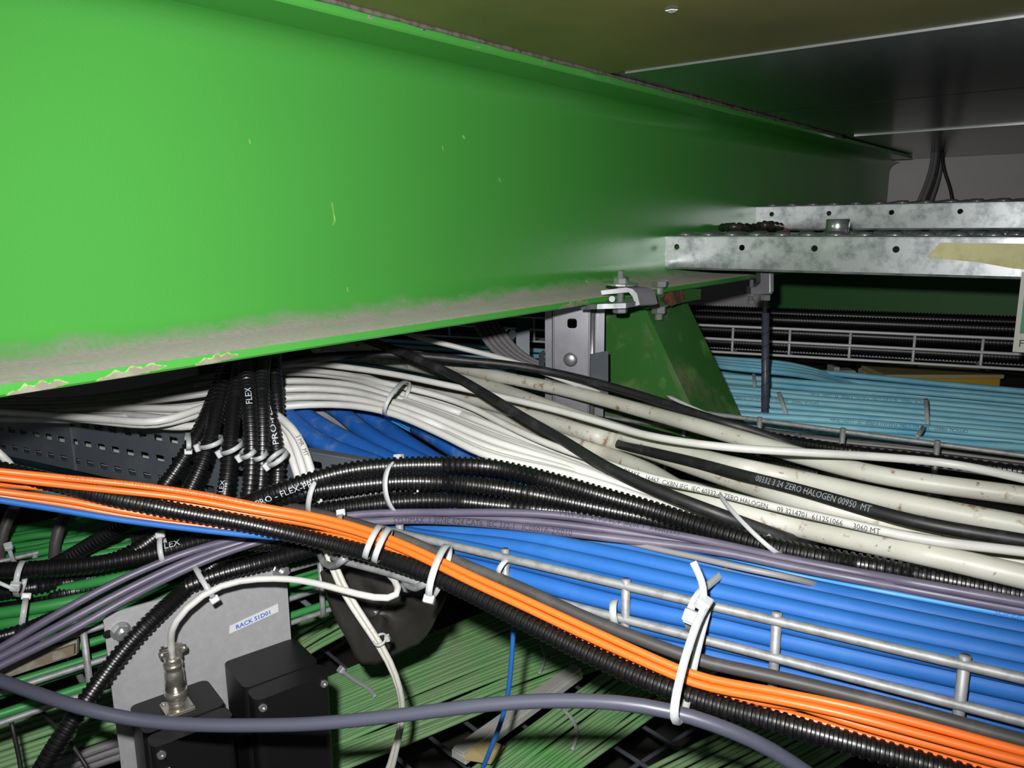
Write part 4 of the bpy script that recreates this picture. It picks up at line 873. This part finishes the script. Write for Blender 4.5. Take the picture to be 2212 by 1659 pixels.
for i in range(6):
    cable('grey_cable', [(1480, 905+i*5, -.262), (1640, 927+i*6, -.262), (1800, 948+i*6, -.262), (2000, 968+i*6, -.262), (2260, 1000+i*6, -.262)], .0028, 'grey_cable' if i % 2 else 'dark_grey', 'slim grey cable lying inside the far rail of the main basket', GR, seg=8, step=.02)
for i in range(5):   # grey ribbon dropping behind the strut
    cable('grey_cable', [(1010+i*11, 672, 1.22), (1030+i*12, 705, 1.2), (1055+i*13, 745, 1.18), (1090+i*13, 775, 1.16), (1140+i*12, 800-i*2, 1.14), (1240+i*12, 830-i*4, 1.12)], .0042, 'grey_cable', 'grey cable of the ribbon curving down behind the strut', 'grey ribbon cables behind the strut', seg=8)
zl2 = U(2010, 826, 1.62).z-.0222; tag(quad_box('trim_1', -3.2, 2.2, 1.80, 2.42, 0, zl2, 'slab'), kind='structure', label='dark concrete plinth along the back wall')
# yellow crate, boxes and cartons in the gap behind the aqua cables
yb_ = thing('yellow_crate', U(1990, 835, 1.62), 'yellow plastic crate in the gap behind the aqua cables', 'crate')
MB().box(U(2010, 826, 1.62), RT*.115, V(0, 0, .022), FH*.05).build('body', 'yellow', yb_); MB().box(U(2010, 803, 1.615), RT*.118, V(0, 0, .004), FH*.054).build('rim', 'card', yb_)
for i, (px, py, wd, hh, mm) in enumerate(((1825, 806, .018, .016, 'white_plastic'), (1880, 806, .02, .016, 'white_plastic'), (1800, 800, .006, .02, 'white_plastic'))):
    b = MB(); c = U(px, py, 1.72); c.z = zl2+hh+.0003; b.box(c, RT*wd, V(0, 0, hh), FH*.02); b.box(c-FH*.021+V(0, 0, hh*.6), RT*wd*.8, V(0, 0, .002), FH*.001)
    tag(b.build('carton', mm), 'small pale carton in the gap behind the aqua cables', 'carton', 'cartons behind the aqua cables')

# ================================================================== green cables
GB = 'green network cables in the low basket'
for i in range(16):
    t = i/15; lay = i % 3
    a = LA.lerp(LA+ln*.19, .03+t*.94)+dz*(-.046+lay*.009); b = LB.lerp(LB+ln*.19, .03+t*.94)+dz*(-.046+lay*.009)
    P = [a.lerp(b, k/6)+V(0, 0, random.uniform(-.002, .003)) + ln*random.uniform(-.004, .004) for k in range(7)]
    cable('green_cable', P, .0036, 'green_cable', 'green network cable lying along the low wire basket', GB, seg=8, world=True)
for i in range(12):   # loose greens further left, sagging over the basket
    y = 1120+i*13; d = .86-.018*i
    cable('green_cable', [(-60, y+36+random.uniform(-8, 8), d), (60, y+18+random.uniform(-6, 6), d), (160, y-2+random.uniform(-6, 6), d+.01), (260, y-14+random.uniform(-8, 8), d+.02), (400, y-44, d+.05)], .0042, 'green_cable', 'loose green network cable crossing behind the tied black conduits', 'loose green cables at the left', seg=8)
for i in range(5):
    y = 1318+i*24
    cable('green_cable', [(-60, y+14, .655), (60, y-2, .66), (170, y-22, .675), (300, y-58, .70), (420, y-100, .73)], .0050, 'green_cable', 'stout green cable passing under the violet-grey cables', 'stout green cables at the left', seg=10)
cable('green_cable', [(70, 1230, .80), (110, 1200, .79), (160, 1168, .80), (195, 1148, .82)], .0042, 'green_cable', 'green cable rising steeply out of the loose green ones')
for (x, lab) in ((0, 'olive green cable loop hanging at the edge beside the loose green cables'), (118, 'olive green cable dropping over the loose green cables')):
    cable('olive_cable', [(x+40, 1080, .76), (x+18, 1112, .755), (x+4, 1150, .75), (x-2, 1200, .75), (x+2, 1260, .76)], .0052, 'dark_grey', lab)
def field(n, A0, A1, B0, B1, z, r, label, group, rnd=.004, layers=1, m='dusty_green'):
    a0, a1, b0, b1 = U(*A0, z), U(*A1, z), U(*B0, z), U(*B1, z)
    for L_ in range(layers):
        for i in range(n):
            t = (i+.5*L_)/(n-1); p = a0.lerp(a1, t); q = b0.lerp(b1, t); q2 = q+(q-p)*.5; p2 = p-(q-p)*.4
            P = [p2, p, p.lerp(q, .35)+V(random.uniform(-rnd, rnd), 0, random.uniform(0, rnd)-L_*r*1.8), p.lerp(q, .7)+V(random.uniform(-rnd, rnd), 0, random.uniform(0, rnd)-L_*r*1.8), q, q2]
            cable('green_cable', P, r, m, label, group, seg=7, step=.03, world=True)
field(40, (700, 1470), (640, 1700), (1170, 1275), (1330, 1430), -.60, .0031, 'dusty green network cable in the broad flat bundle below the main basket', 'dusty green cables in the broad low bundle')
field(18, (1040, 1650), (1150, 1730), (1420, 1380), (1560, 1440), -.585, .0031, 'dusty green network cable in the bundle beside the white trunking', 'dusty green cables beside the trunking')
field(16, (1250, 1740), (1500, 1850), (1800, 1480), (1960, 1560), -.60, .0031, 'dusty green network cable in the lowest bundle under the slate cable', 'dusty green cables in the lowest bundle')
field(12, (-60, 1560), (-60, 1690), (300, 1440), (330, 1560), -.50, .0034, 'dusty green network cable crossing low behind the looping conduit', 'dusty green cables low at the left')
field(9, (560, 1400), (560, 1480), (760, 1270), (800, 1340), -.52, .0034, 'dusty green network cable showing between the rack plate and the plastic bag', 'dusty green cables beside the rack plate')
for i in range(3):
    cable('grey_cable', [(-40, 1690+i*12, .75), (120, 1650+i*14, .76), (260, 1600+i*16, .78), (420, 1560+i*14, .80)], .0046, 'grey_cable', 'pale grey cable low behind the rack plate', 'pale grey cables low behind the plate', seg=8)
cable('black_wire', [(20, 1540, .60), (30, 1590, .60), (44, 1640, .60), (50, 1700, .60)], .0016, 'black_cable', 'thin black wire hanging beside the looping conduit')
cable('black_wire', [(88, 1535, .64), (130, 1580, .63), (180, 1640, .62), (200, 1680, .62)], .0016, 'black_cable', 'thin black wire slanting down behind the looping conduit')
# low ladder wires and dark conduit at the bottom
conduit([(1230, 1670, -.60), (1320, 1590, -.595), (1400, 1525, -.59), (1480, 1470, -.585), (1580, 1400, -.58)], .0060, 'black conduit lying low between the bundles of dusty green cables')
dt = thing('wire_basket_tray', U(1400, 1600, -.66), 'lowest wire basket tray under the dusty green bundles', 'cable tray', 'wire basket trays')
t0 = U(600, 1640, -.63); t1 = U(1750, 1400, -.63); tdir = (t1-t0).normalized()
for k in range(9):
    px = 760+k*120; a = U(px, 1560-abs(k-3)*4, -.615); sd = V(.62, -.12, 0)
    wire([a-sd*.5, a+sd*.7], .0028, 'cross_wire', dt, 'tray_grey')
for k in range(3):
    a = U(760+k*330, 1690, -.618); wire([a-V(.1, .3, 0), a+V(.16, .9, 0)], .0028, 'rail', dt, 'tray_grey')

# white trunking offcut with tape
tr = thing('trunking_offcut', U(1080, 1600, -.57), 'offcut of white cable trunking with a scrap of tan tape among the green bundles', 'trunking')
a, b = U(990, 1636, -.568), U(1245, 1452, -.568); dr = (b-a).normalized(); sdv = V(0, 0, 1).cross(dr)
MB().box((a+b)/2, (b-a)/2, sdv*.011, V(0, 0, .005)).build('channel', 'white_plastic', tr)
MB().box((a+b)/2+V(0, 0, .007), (b-a)*.5, sdv*.008, V(0, 0, .0022)).build('lid', 'white_plastic', tr)
tq = [U(1000, 1640, -.563), U(1018, 1612, -.556), U(1062, 1598, -.556), U(1090, 1612, -.556), U(1060, 1650, -.563)]
MB().prism(tq, V(0, 0, -.0006)).build('tape_scrap', 'card', tr)

# ================================================================== rack plate with boxes and connector
TL = U(222, 1330, .600); TR = U(618, 1228, .69); TR.z = TL.z
pu = (TR-TL); PW = pu.length; pu.normalize(); pv = V(0, 0, -1); pn = pu.cross(V(0, 0, 1)).normalized()
if pn.dot(CAM-TL) < 0: pn = -pn
def onP(px, py, off=0):
    r = ray(px, py); o_ = TL+pn*off; return CAM+r*((o_-CAM).dot(pn)/r.dot(pn))
rk = thing('rack_plate', TL+pv*.26, 'light grey metal plate lettered RACK S1D01 carrying two black boxes', 'plate')
c = .004; PH = .25
poly = [TL+pu*c, TR-pu*c, TR+pv*c, TR+pv*PH, TL+pv*PH, TL+pv*c]
MB().prism(poly, -pn*.002).build('sheet', 'plate', rk)
lb = [onP(495, 1369, .0002), onP(601, 1321, .0002), onP(600, 1304, .0002), onP(496, 1352, .0002)]
lab = MB().prism(lb, pn*.0004).build('label_strip', 'label', rk)
lx = (lb[1]-lb[0]).normalized(); ly = (V(0, 0, 1)-lx*lx.z).normalized(); hl = (lb[3]-lb[0]).length
tsz = hl*.78; vs, fs = text_mesh('RACK S1D01', tsz, .022); tw_ = max(v.x for v in vs); kx = (lb[1]-lb[0]).length*.70/tw_
o_ = lb[0]+lx*((lb[1]-lb[0]).length*.14)+ly*(hl*.2)+pn*.0007
mesh_obj('lettering', [o_+lx*(v.x*kx)+ly*v.y for v in vs], fs, 'blue_ink', lab)
for (px, py) in ((260, 1362), (606, 1232)):
    p = onP(px, py); m_ = MB(); hexnut(m_, p+pn*.004, pn, .0062, .006); m_.lathe(p, pn, [(0, .0075), (.0012, .0075)], 16); m_.lathe(p+pn*.006, pn, [(0, .0028), (.004, .0028)], 10); m_.build('fixing_nut', 'zinc', rk)
p = onP(233, 1370); MB().lathe(p, pn, [(0, .0035), (.0004, .0035)], 12).build('bolt_hole', 'black_box', rk)
def case(pa, pb, dep, hgt, label, grp):
    a, b = onP(*pa), onP(*pb); b.z = a.z = (a.z+b.z)/2; L = (b-a).length
    o = thing('junction_box', (a+b)/2+pv*hgt+pn*dep/2, label, 'junction box', grp)
    def rounded(z0, z1, d0, d1, ins, name):
        poly = []; r = .006
        c0 = a+pu*ins; L2 = L-2*ins
        for (cx, cy, a0) in ((r, d0+r, 180), (L2-r, d0+r, 270), (L2-r, d1-r, 0), (r, d1-r, 90)):
            for k in range(5):
                an = math.radians(a0+k*22.5); poly.append(c0+pu*(cx+r*math.cos(an))+pn*(cy+r*math.sin(an)))
        poly = [q+V(0, 0, z0) for q in poly]; m_ = MB().prism(poly, V(0, 0, z1-z0)); return m_.build(name, 'black_box', o)
    rounded(-hgt, 0, .0002, dep*.70, 0, 'body'); rounded(-hgt-.0005, -.0006, dep*.715, dep, .0004, 'lid')
    for sx in (.006, L-.006):
        for zz in (-.008, -hgt+.008):
            m_ = MB(); m_.lathe(a+pu*sx+pn*(dep-.001)+V(0, 0, zz), pn, [(0, .0034), (.0022, .003), (.0022, .001), (.0012, .001)], 12); m_.build('lid_screw', 'zinc' if zz > -.02 else 'black_box', o)
    return o, a, b, L
JB = 'black boxes on the rack plate'
bA, aA, eA, LA_ = case((279, 1537), (445, 1456), .066, .12, 'black plastic junction box with the round metal connector on top', JB)
bB, aB, eB, LB_ = case((482, 1444), (634, 1365), .072, .12, 'black plastic junction box right below the blue lettering without a connector', JB)
sl_ = [aA+pn*.0575+pu*.004+V(0, 0, -.055+k) for k in (0,)]
p = aA+pn*.0668+pu*.006+V(0, 0, -.05); s2 = MB(); s2.box(p, pu*.0045, pn*.0003, V(0, 0, .03)); sk = s2.build('side_label', 'label', bA)
flat_text('S1D01', .007, p+pu*.003+V(0, 0, -.028)+pn*.0006, V(0, 0, 1), -pu, 'blue_ink', sk)
# round multi-pole connector standing on the first box
cb = onP(383, 1524, .028); cb = aA+pu*((cb-aA).dot(pu))+pn*.028
cn = thing('cable_connector', cb, 'round nickel-plated multi-pole connector standing on the black box', 'connector')
m_ = MB(); m_.box(cb+V(0, 0, .0015), pu*.0105, pn*.0105, V(0, 0, .0015)); m_.build('mounting_flange', 'bright_metal', cn)
for sx in (-1, 1):
    for sy in (-1, 1):
        m_ = MB(); m_.lathe(cb+pu*.0082*sx+pn*.0082*sy+V(0, 0, .003), V(0, 0, 1), [(0, .0019), (.0012, .0016)], 10); m_.build('flange_screw', 'bright_metal', cn)
def part(name, prof, n=24, m='bright_metal'):
    m_ = MB(); m_.lathe(cb, V(0, 0, 1), prof, n); return m_.build(name, m, cn, True)
part('socket', [(.003, .0068), (.012, .0068)])
part('knurled_collar', [(.010, .0078), (.011, .0086), (.0165, .0086), (.0175, .0078)], 30)
part('shell', [(.0175, .0076), (.033, .0072), (.034, .0066), (.036, .0066), (.0365, .0072), (.040, .0072)])
part('rear_collar', [(.040, .0062), (.045, .0058)])
for sx in (-1, 1):
    m_ = MB(); m_.box(cb+pu*.0052*sx+V(0, 0, .0485), pu*.0012, pn*.0055, V(0, 0, .0045)); m_.build('clamp_cheek', 'bright_metal', cn)
    m_ = MB(); m_.lathe(cb+pu*.0064*sx+pn*.004+V(0, 0, .051), pu*sx, [(0, .0032), (.003, .003), (.004, .0016)], 12); m_.build('clamp_screw', 'bright_metal', cn, True)
MB().box(cb+V(0, 0, .051), pu*.0085, pn*.0022, V(0, 0, .0022)).build('clamp_bar', 'bright_metal', cn)
ct = cb+V(0, 0, .043)
wc = [ct, ct+V(0, 0, .012)]+[U(*p) for p in ((376, 1345, .585), (392, 1320, .59), (438, 1278, .60), (517, 1253, .612), (597, 1249, .615), (650, 1253, .61), (709, 1266, .60), (770, 1283, .59), (814, 1294, .585), (845, 1297, .583), (862, 1288, .583), (866, 1272, .59), (856, 1254, .60), (840, 1236, .61), (800, 1215, .625))]
cable('white_cable', wc, .0026, 'white_cable', 'white cable looping from the round connector over the rack plate', seg=12, world=True)
for k, ox in enumerate((0, 12)):
    cable('white_cable', [(690+ox, 1150, .64), (704+ox, 1195, .635), (718+ox, 1235, .63), (744+ox, 1287, .625), (797+ox*.9, 1366, .62), (838+ox*.6, 1428, .62), (862+ox*.3, 1488, .63), (868+ox*.3, 1530, .64), (864+ox*.3, 1575, .65), (848+ox*.6, 1625, .66), (826+ox, 1690, .67)], .0021, 'old_white', 'off-white cable of the pair hanging down in front of the plastic bag', 'pair of white cables hanging down', seg=10)
cable('thin_blue_cable', [(1112, 1300, .66), (1109, 1363, .66), (1105, 1429, .665), (1098, 1499, .67), (1080, 1568, .68), (1050, 1640, .69), (1030, 1690, .70)], .0021, 'blue_cable', 'single blue cable dangling down through the green bundles')
# black plastic bag hanging behind
bo = [(690, 1240, .72), (740, 1218, .72), (860, 1235, .70), (965, 1268, .69), (945, 1330, .71), (905, 1395, .73), (850, 1420, .745), (782, 1438, .755), (745, 1370, .74), (705, 1290, .73)]
P = [U(*p) for p in bo]; cen = sum(P, V(0, 0, 0))/len(P); vs = []; fs = []; rings = 9; rnd = random.Random(5)
B = catmull(P+[P[0]], .012)[:-1]; nb_ = len(B)
for r_ in range(rings):
    k = r_/(rings-1)
    for i, p in enumerate(B):
        q = cen.lerp(p, .04+.96*k); q = q+FH*(.0035*math.sin(p.x*60+k*5)+.003*math.cos(p.z*70+k*6)+rnd.uniform(-.0011, .0011)); vs.append(q)
for r_ in range(rings-1):
    for i in range(nb_): fs.append((r_*nb_+i, r_*nb_+(i+1) % nb_, (r_+1)*nb_+(i+1) % nb_, (r_+1)*nb_+i))
fs.append(tuple(range(nb_)))
nv = len(vs); vs2 = vs+[v+FH*.004 for v in vs]; fs2 = fs+[tuple(reversed([q+nv for q in f])) for f in fs]+[((rings-1)*nb_+i, (rings-1)*nb_+(i+1) % nb_, (rings-1)*nb_+(i+1) % nb_+nv, (rings-1)*nb_+i+nv) for i in range(nb_)]
tag(mesh_obj('plastic_bag', vs2, fs2, 'bag', None, True), 'crumpled black plastic bag wedged behind the hanging white pair', 'bag')

# ================================================================== white cable ties
CT = 'white cable ties'
tie((866, 992), (868, 1112), (832, 1048), (.655, .650), .022, .0042, 'cable tie strapping the three black conduits with its square head on top', CT, head=8, hs=.0052)
tie((694, 1026), (672, 1112), (670, 1068), (.645, .645), .022, .0040, 'cable tie strapping the black conduits by the pale print, head out of sight', CT)
tie((880, 824), (836, 898), (842, 858), (.80, .77), .040, .0040, 'cable tie around the bundle of slim white cables', CT)
FT = 'cable ties on the conduit fan'
for k, (hx_, hy, ux_, uy_, d) in enumerate(((402, 970, 406, 938, .70), (424, 964, 481, 946, .695), (471, 977, 523, 954, .69), (514, 986, 553, 966, .68), (540, 989, 576, 975, .68), (573, 1004, 620, 974, .667))):
    lab = ('cable tie standing on edge on the outermost conduit of the fan', 'cable tie with its head beside the outermost conduit of the fan', 'cable tie across the middle conduit of the fan', 'cable tie across the conduit next to the middle one of the fan', 'cable tie across the half hidden conduit of the fan', 'cable tie across the conduit printed PRO-FLEX below its print')[k]
    tie((ux_, uy_), (hx_+4, hy), ((ux_+hx_)/2+4, (uy_+hy)/2+8), d, .019, .0040, lab, FT, head=165, hs=.0050)
tie((738, 1112), (752, 1215), (735, 1160), (.62, .62), .03, .0042, 'cable tie whose head sticks up behind the orange cables', CT, head=5, hs=.0052)
tie((822, 1136), (790, 1206), (800, 1170), (.572, .56), .016, .0042, 'cable tie around the orange cables, first of a close pair', CT)
tie((842, 1141), (810, 1214), (820, 1177), (.569, .555), .016, .0042, 'second of a close pair of ties on the orange cables, nearer the rail', CT)
tie((968, 1178), (930, 1290), (938, 1230), (.560, .535), .018, .0046, 'cable tie around conduit and orange cables with a square head hanging below', CT, head=172, hs=.0056)
tie((1556, 1064), (1686, 1196), (1606, 1130), (.615, .548), .026, .0030, 'cable tie crossing aslant over the black conduit at the thick white cables', CT)
tie((348, 1158), (356, 1216), (346, 1190), (.635, .63), .014, .0038, 'cable tie on the black conduit under the thin royal blue cable', CT, head=10, hs=.0052)
tie((420, 1222), (462, 1292), (438, 1255), (.625, .61), .016, .0038, 'cable tie on the looping conduit with its head against the rack plate', CT, head=175, hs=.0052)
tie((52, 1212), (38, 1288), (36, 1250), (.625, .625), .018, .0040, 'cable tie around the two black conduits over the green cables', CT, head=110, hs=.0052)
tie((56, 1292), (44, 1372), (50, 1330), (.63, .63), .018, .0042, 'cable tie around the stout green cables with its head on top', CT, head=8, hs=.0052)
strap([(-30, 1246, .60), (0, 1260, .60), (36, 1275, .605)], .0028, 'loose tail of a cable tie poking out beside the two black conduits', CT)
strap([(18, 1178, .72), (24, 1200, .715), (36, 1222, .70)], .0034, 'cable tie on the loose green cables with its round head up', CT, head=(18, 1180, .715), hs=.005)
tie((808, 1386), (834, 1378), (820, 1394), (.62, .62), .006, .0022, 'thin cable tie around the hanging white pair', CT, head=175, hs=.0036)
strap([(737, 1448, -.585), (770, 1472, -.587), (800, 1490, -.588), (811, 1505, -.59)], .0050, 'dusty cable tie across the broad low green bundle', CT, head=(737, 1447, -.584), hs=.007)
strap([(1170, 1390, -.585), (1176, 1425, -.585), (1165, 1455, -.588)], .0040, 'dusty cable tie further along the broad low green bundle', CT)
strap([(1215, 1530, -.57), (1240, 1560, -.57), (1246, 1590, -.57), (1236, 1620, -.575)], .0040, 'dusty cable tie on the green bundle beside the trunking', CT)
tie((1106, 1206), (1078, 1240), (1086, 1218), (.575, .565), .01, .0036, 'cable tie looped over the blue cables at the first upright', CT)
tie((1330, 1296), (1332, 1352), (1324, 1322), (.535, .53), .012, .0046, 'cable tie on the blue cables right beside a basket upright', CT)
# the two big ties on the rail
b1 = [(1590, 1226, .555), (1572, 1232, .535), (1540, 1256, .505), (1510, 1282, .485), (1490, 1310, .480), (1488, 1335, .482), (1492, 1360, .50), (1530, 1350, .52), (1590, 1280, .55)]
strap(b1, .0046, 'cable tie holding the blue cables to the rail with a chunky square head', CT, head=(1490, 1330, .476), hs=.0060)
b2 = [(1526, 1308, .470), (1512, 1330, .462), (1490, 1390, .450), (1470, 1460, .436), (1456, 1530, .424), (1454, 1554, .424), (1464, 1560, .43), (1482, 1520, .452), (1496, 1450, .468), (1512, 1380, .478), (1528, 1318, .484)]
strap(b2, .0046, 'long slack cable tie slinging the orange cables and slate cable from the rail', CT, head=(1520, 1302, .468), hs=.0066, tail=[(1520, 1300, .468), (1520, 1268, .468), (1510, 1240, .468), (1497, 1214, .466)])
AT = 'small ties on the aqua cables'
for k, (x0, y0, x1, y1, d, lab) in enumerate(((1628, 806, 1631, 846, 1.36, 'small pale tie on the aqua cables beside the sleeved hanger rod'), (1682, 848, 1702, 906, 1.16, 'small pale tie on the aqua cables just past the sleeved hanger rod'), (2000, 862, 2004, 920, 1.10, 'small pale tie halfway along the aqua cables'), (1996, 922, 1980, 944, 1.02, 'small pale tie low on the aqua cables under the other one'), (1722, 935, 1726, 958, .95, 'small pale tie on the grey cables inside the far rail'))):
    strap([(x0, y0, d+.02), ((x0+x1)/2, (y0+y1)/2, d-.012), (x1, y1, d-.02)], .0055, lab, AT)

# ================================================================== settle the cables: push apart what still cuts into its neighbour
import numpy as np
from mathutils import kdtree
def settle(iters=70):
    names = list(o_path); X = []; own = []; rad = []; start = []
    for k, n in enumerate(names):
        P, r = o_path[n]; start.append(len(X))
        for p in P: X.append(tuple(p)); own.append(k); rad.append(r)
    start.append(len(X)); X0 = np.array(X); X = X0.copy(); own = np.array(own); rad = np.array(rad)
    view = X0-np.array(CAM); view /= np.linalg.norm(view, axis=1)[:, None]; off = np.zeros(len(X)); order = {}
    for it in range(iters):
        kd = kdtree.KDTree(len(X))
        for i in range(len(X)): kd.insert(X[i], i)
        kd.balance(); I = []; J = []
        for i in range(len(X)):
            for q, j, d in kd.find_range(X[i], rad[i]+.0096):
                if own[j] > own[i] and d < rad[i]+rad[j]+.0002: I.append(i); J.append(j)
        if not I: break
        I = np.array(I); J = np.array(J); u = X[I]-X[J]; v = view[I]; a = (u*v).sum(1); l2 = np.maximum((u*u).sum(1)-a*a, 0)
        R_ = rad[I]+rad[J]+.0002; need = np.sqrt(np.maximum(R_*R_-l2, 0))-np.abs(a); need = np.maximum(need, 0)
        key = own[I]*1000+own[J]; uq, iv = np.unique(key, return_inverse=True); sm = np.zeros(len(uq)); np.add.at(sm, iv, a)
        for z_, kk in enumerate(uq):
            if kk not in order: order[kk] = 1.0 if sm[z_] >= 0 else -1.0      # which of the two lies behind, settled once
        sg = np.array([order[kk] for kk in uq])[iv]; need = np.where(sg*a < 0, np.sqrt(np.maximum(R_*R_-l2, 0))+np.abs(a), need)
        num = np.zeros(len(X)); cnt = np.zeros(len(X))
        np.add.at(num, I, sg*need*.5); np.add.at(num, J, -sg*need*.5); np.add.at(cnt, I, need > 0); np.add.at(cnt, J, need > 0)
        off += .7*num/np.maximum(cnt, 1)
        for k in range(len(names)):
            s, e = start[k], start[k+1]; o = off[s:e]
            if e-s > 4:
                for _ in range(1 if it % 2 == 0 else 0): o[1:-1] = .25*o[:-2]+.5*o[1:-1]+.25*o[2:]
        off = np.clip(off, -.04, .04); X = X0+view*off[:, None]
    # carry the meshes and their lettering along
    D = view*off[:, None]; inv = {}
    for k, n in enumerate(names):
        s, e = start[k], start[k+1]
        if np.abs(off[s:e]).max() < 1e-5: continue
        o = bpy.data.objects[n]; P0 = X0[s:e]
        for ob in [o]+list(o.children):
            org = np.array(world_loc(ob)); m = len(ob.data.vertices); co = np.empty(m*3); ob.data.vertices.foreach_get('co', co); co = co.reshape(-1, 3)
            W = co+org; t = np.empty(m)
            for c in range(0, m, 4000):
                blk = W[c:c+4000]; d2 = ((blk[:, None, :]-P0[None])**2).sum(2); q = d2.argmin(1)
                # position along the path between the two nearest samples, so that the shift stays smooth
                pa = P0[np.maximum(q-1, 0)]; pb = P0[np.minimum(q+1, len(P0)-1)]; seg = pb-pa; f = ((blk-pa)*seg).sum(1)/np.maximum((seg*seg).sum(1), 1e-12)
                lo = np.maximum(q-1, 0); hi = np.minimum(q+1, len(P0)-1); t[c:c+4000] = np.clip(lo+f*(hi-lo), 0, len(P0)-1)
            i0 = np.floor(t).astype(int); i1 = np.minimum(i0+1, len(P0)-1); fr_ = (t-i0)[:, None]; dd_ = D[s:e]
            co = co+dd_[i0]*(1-fr_)+dd_[i1]*fr_; ob.data.vertices.foreach_set('co', co.ravel()); ob.data.update()
        o_path[n] = ([Vector(p) for p in X[s:e]], o_path[n][1])
settle()
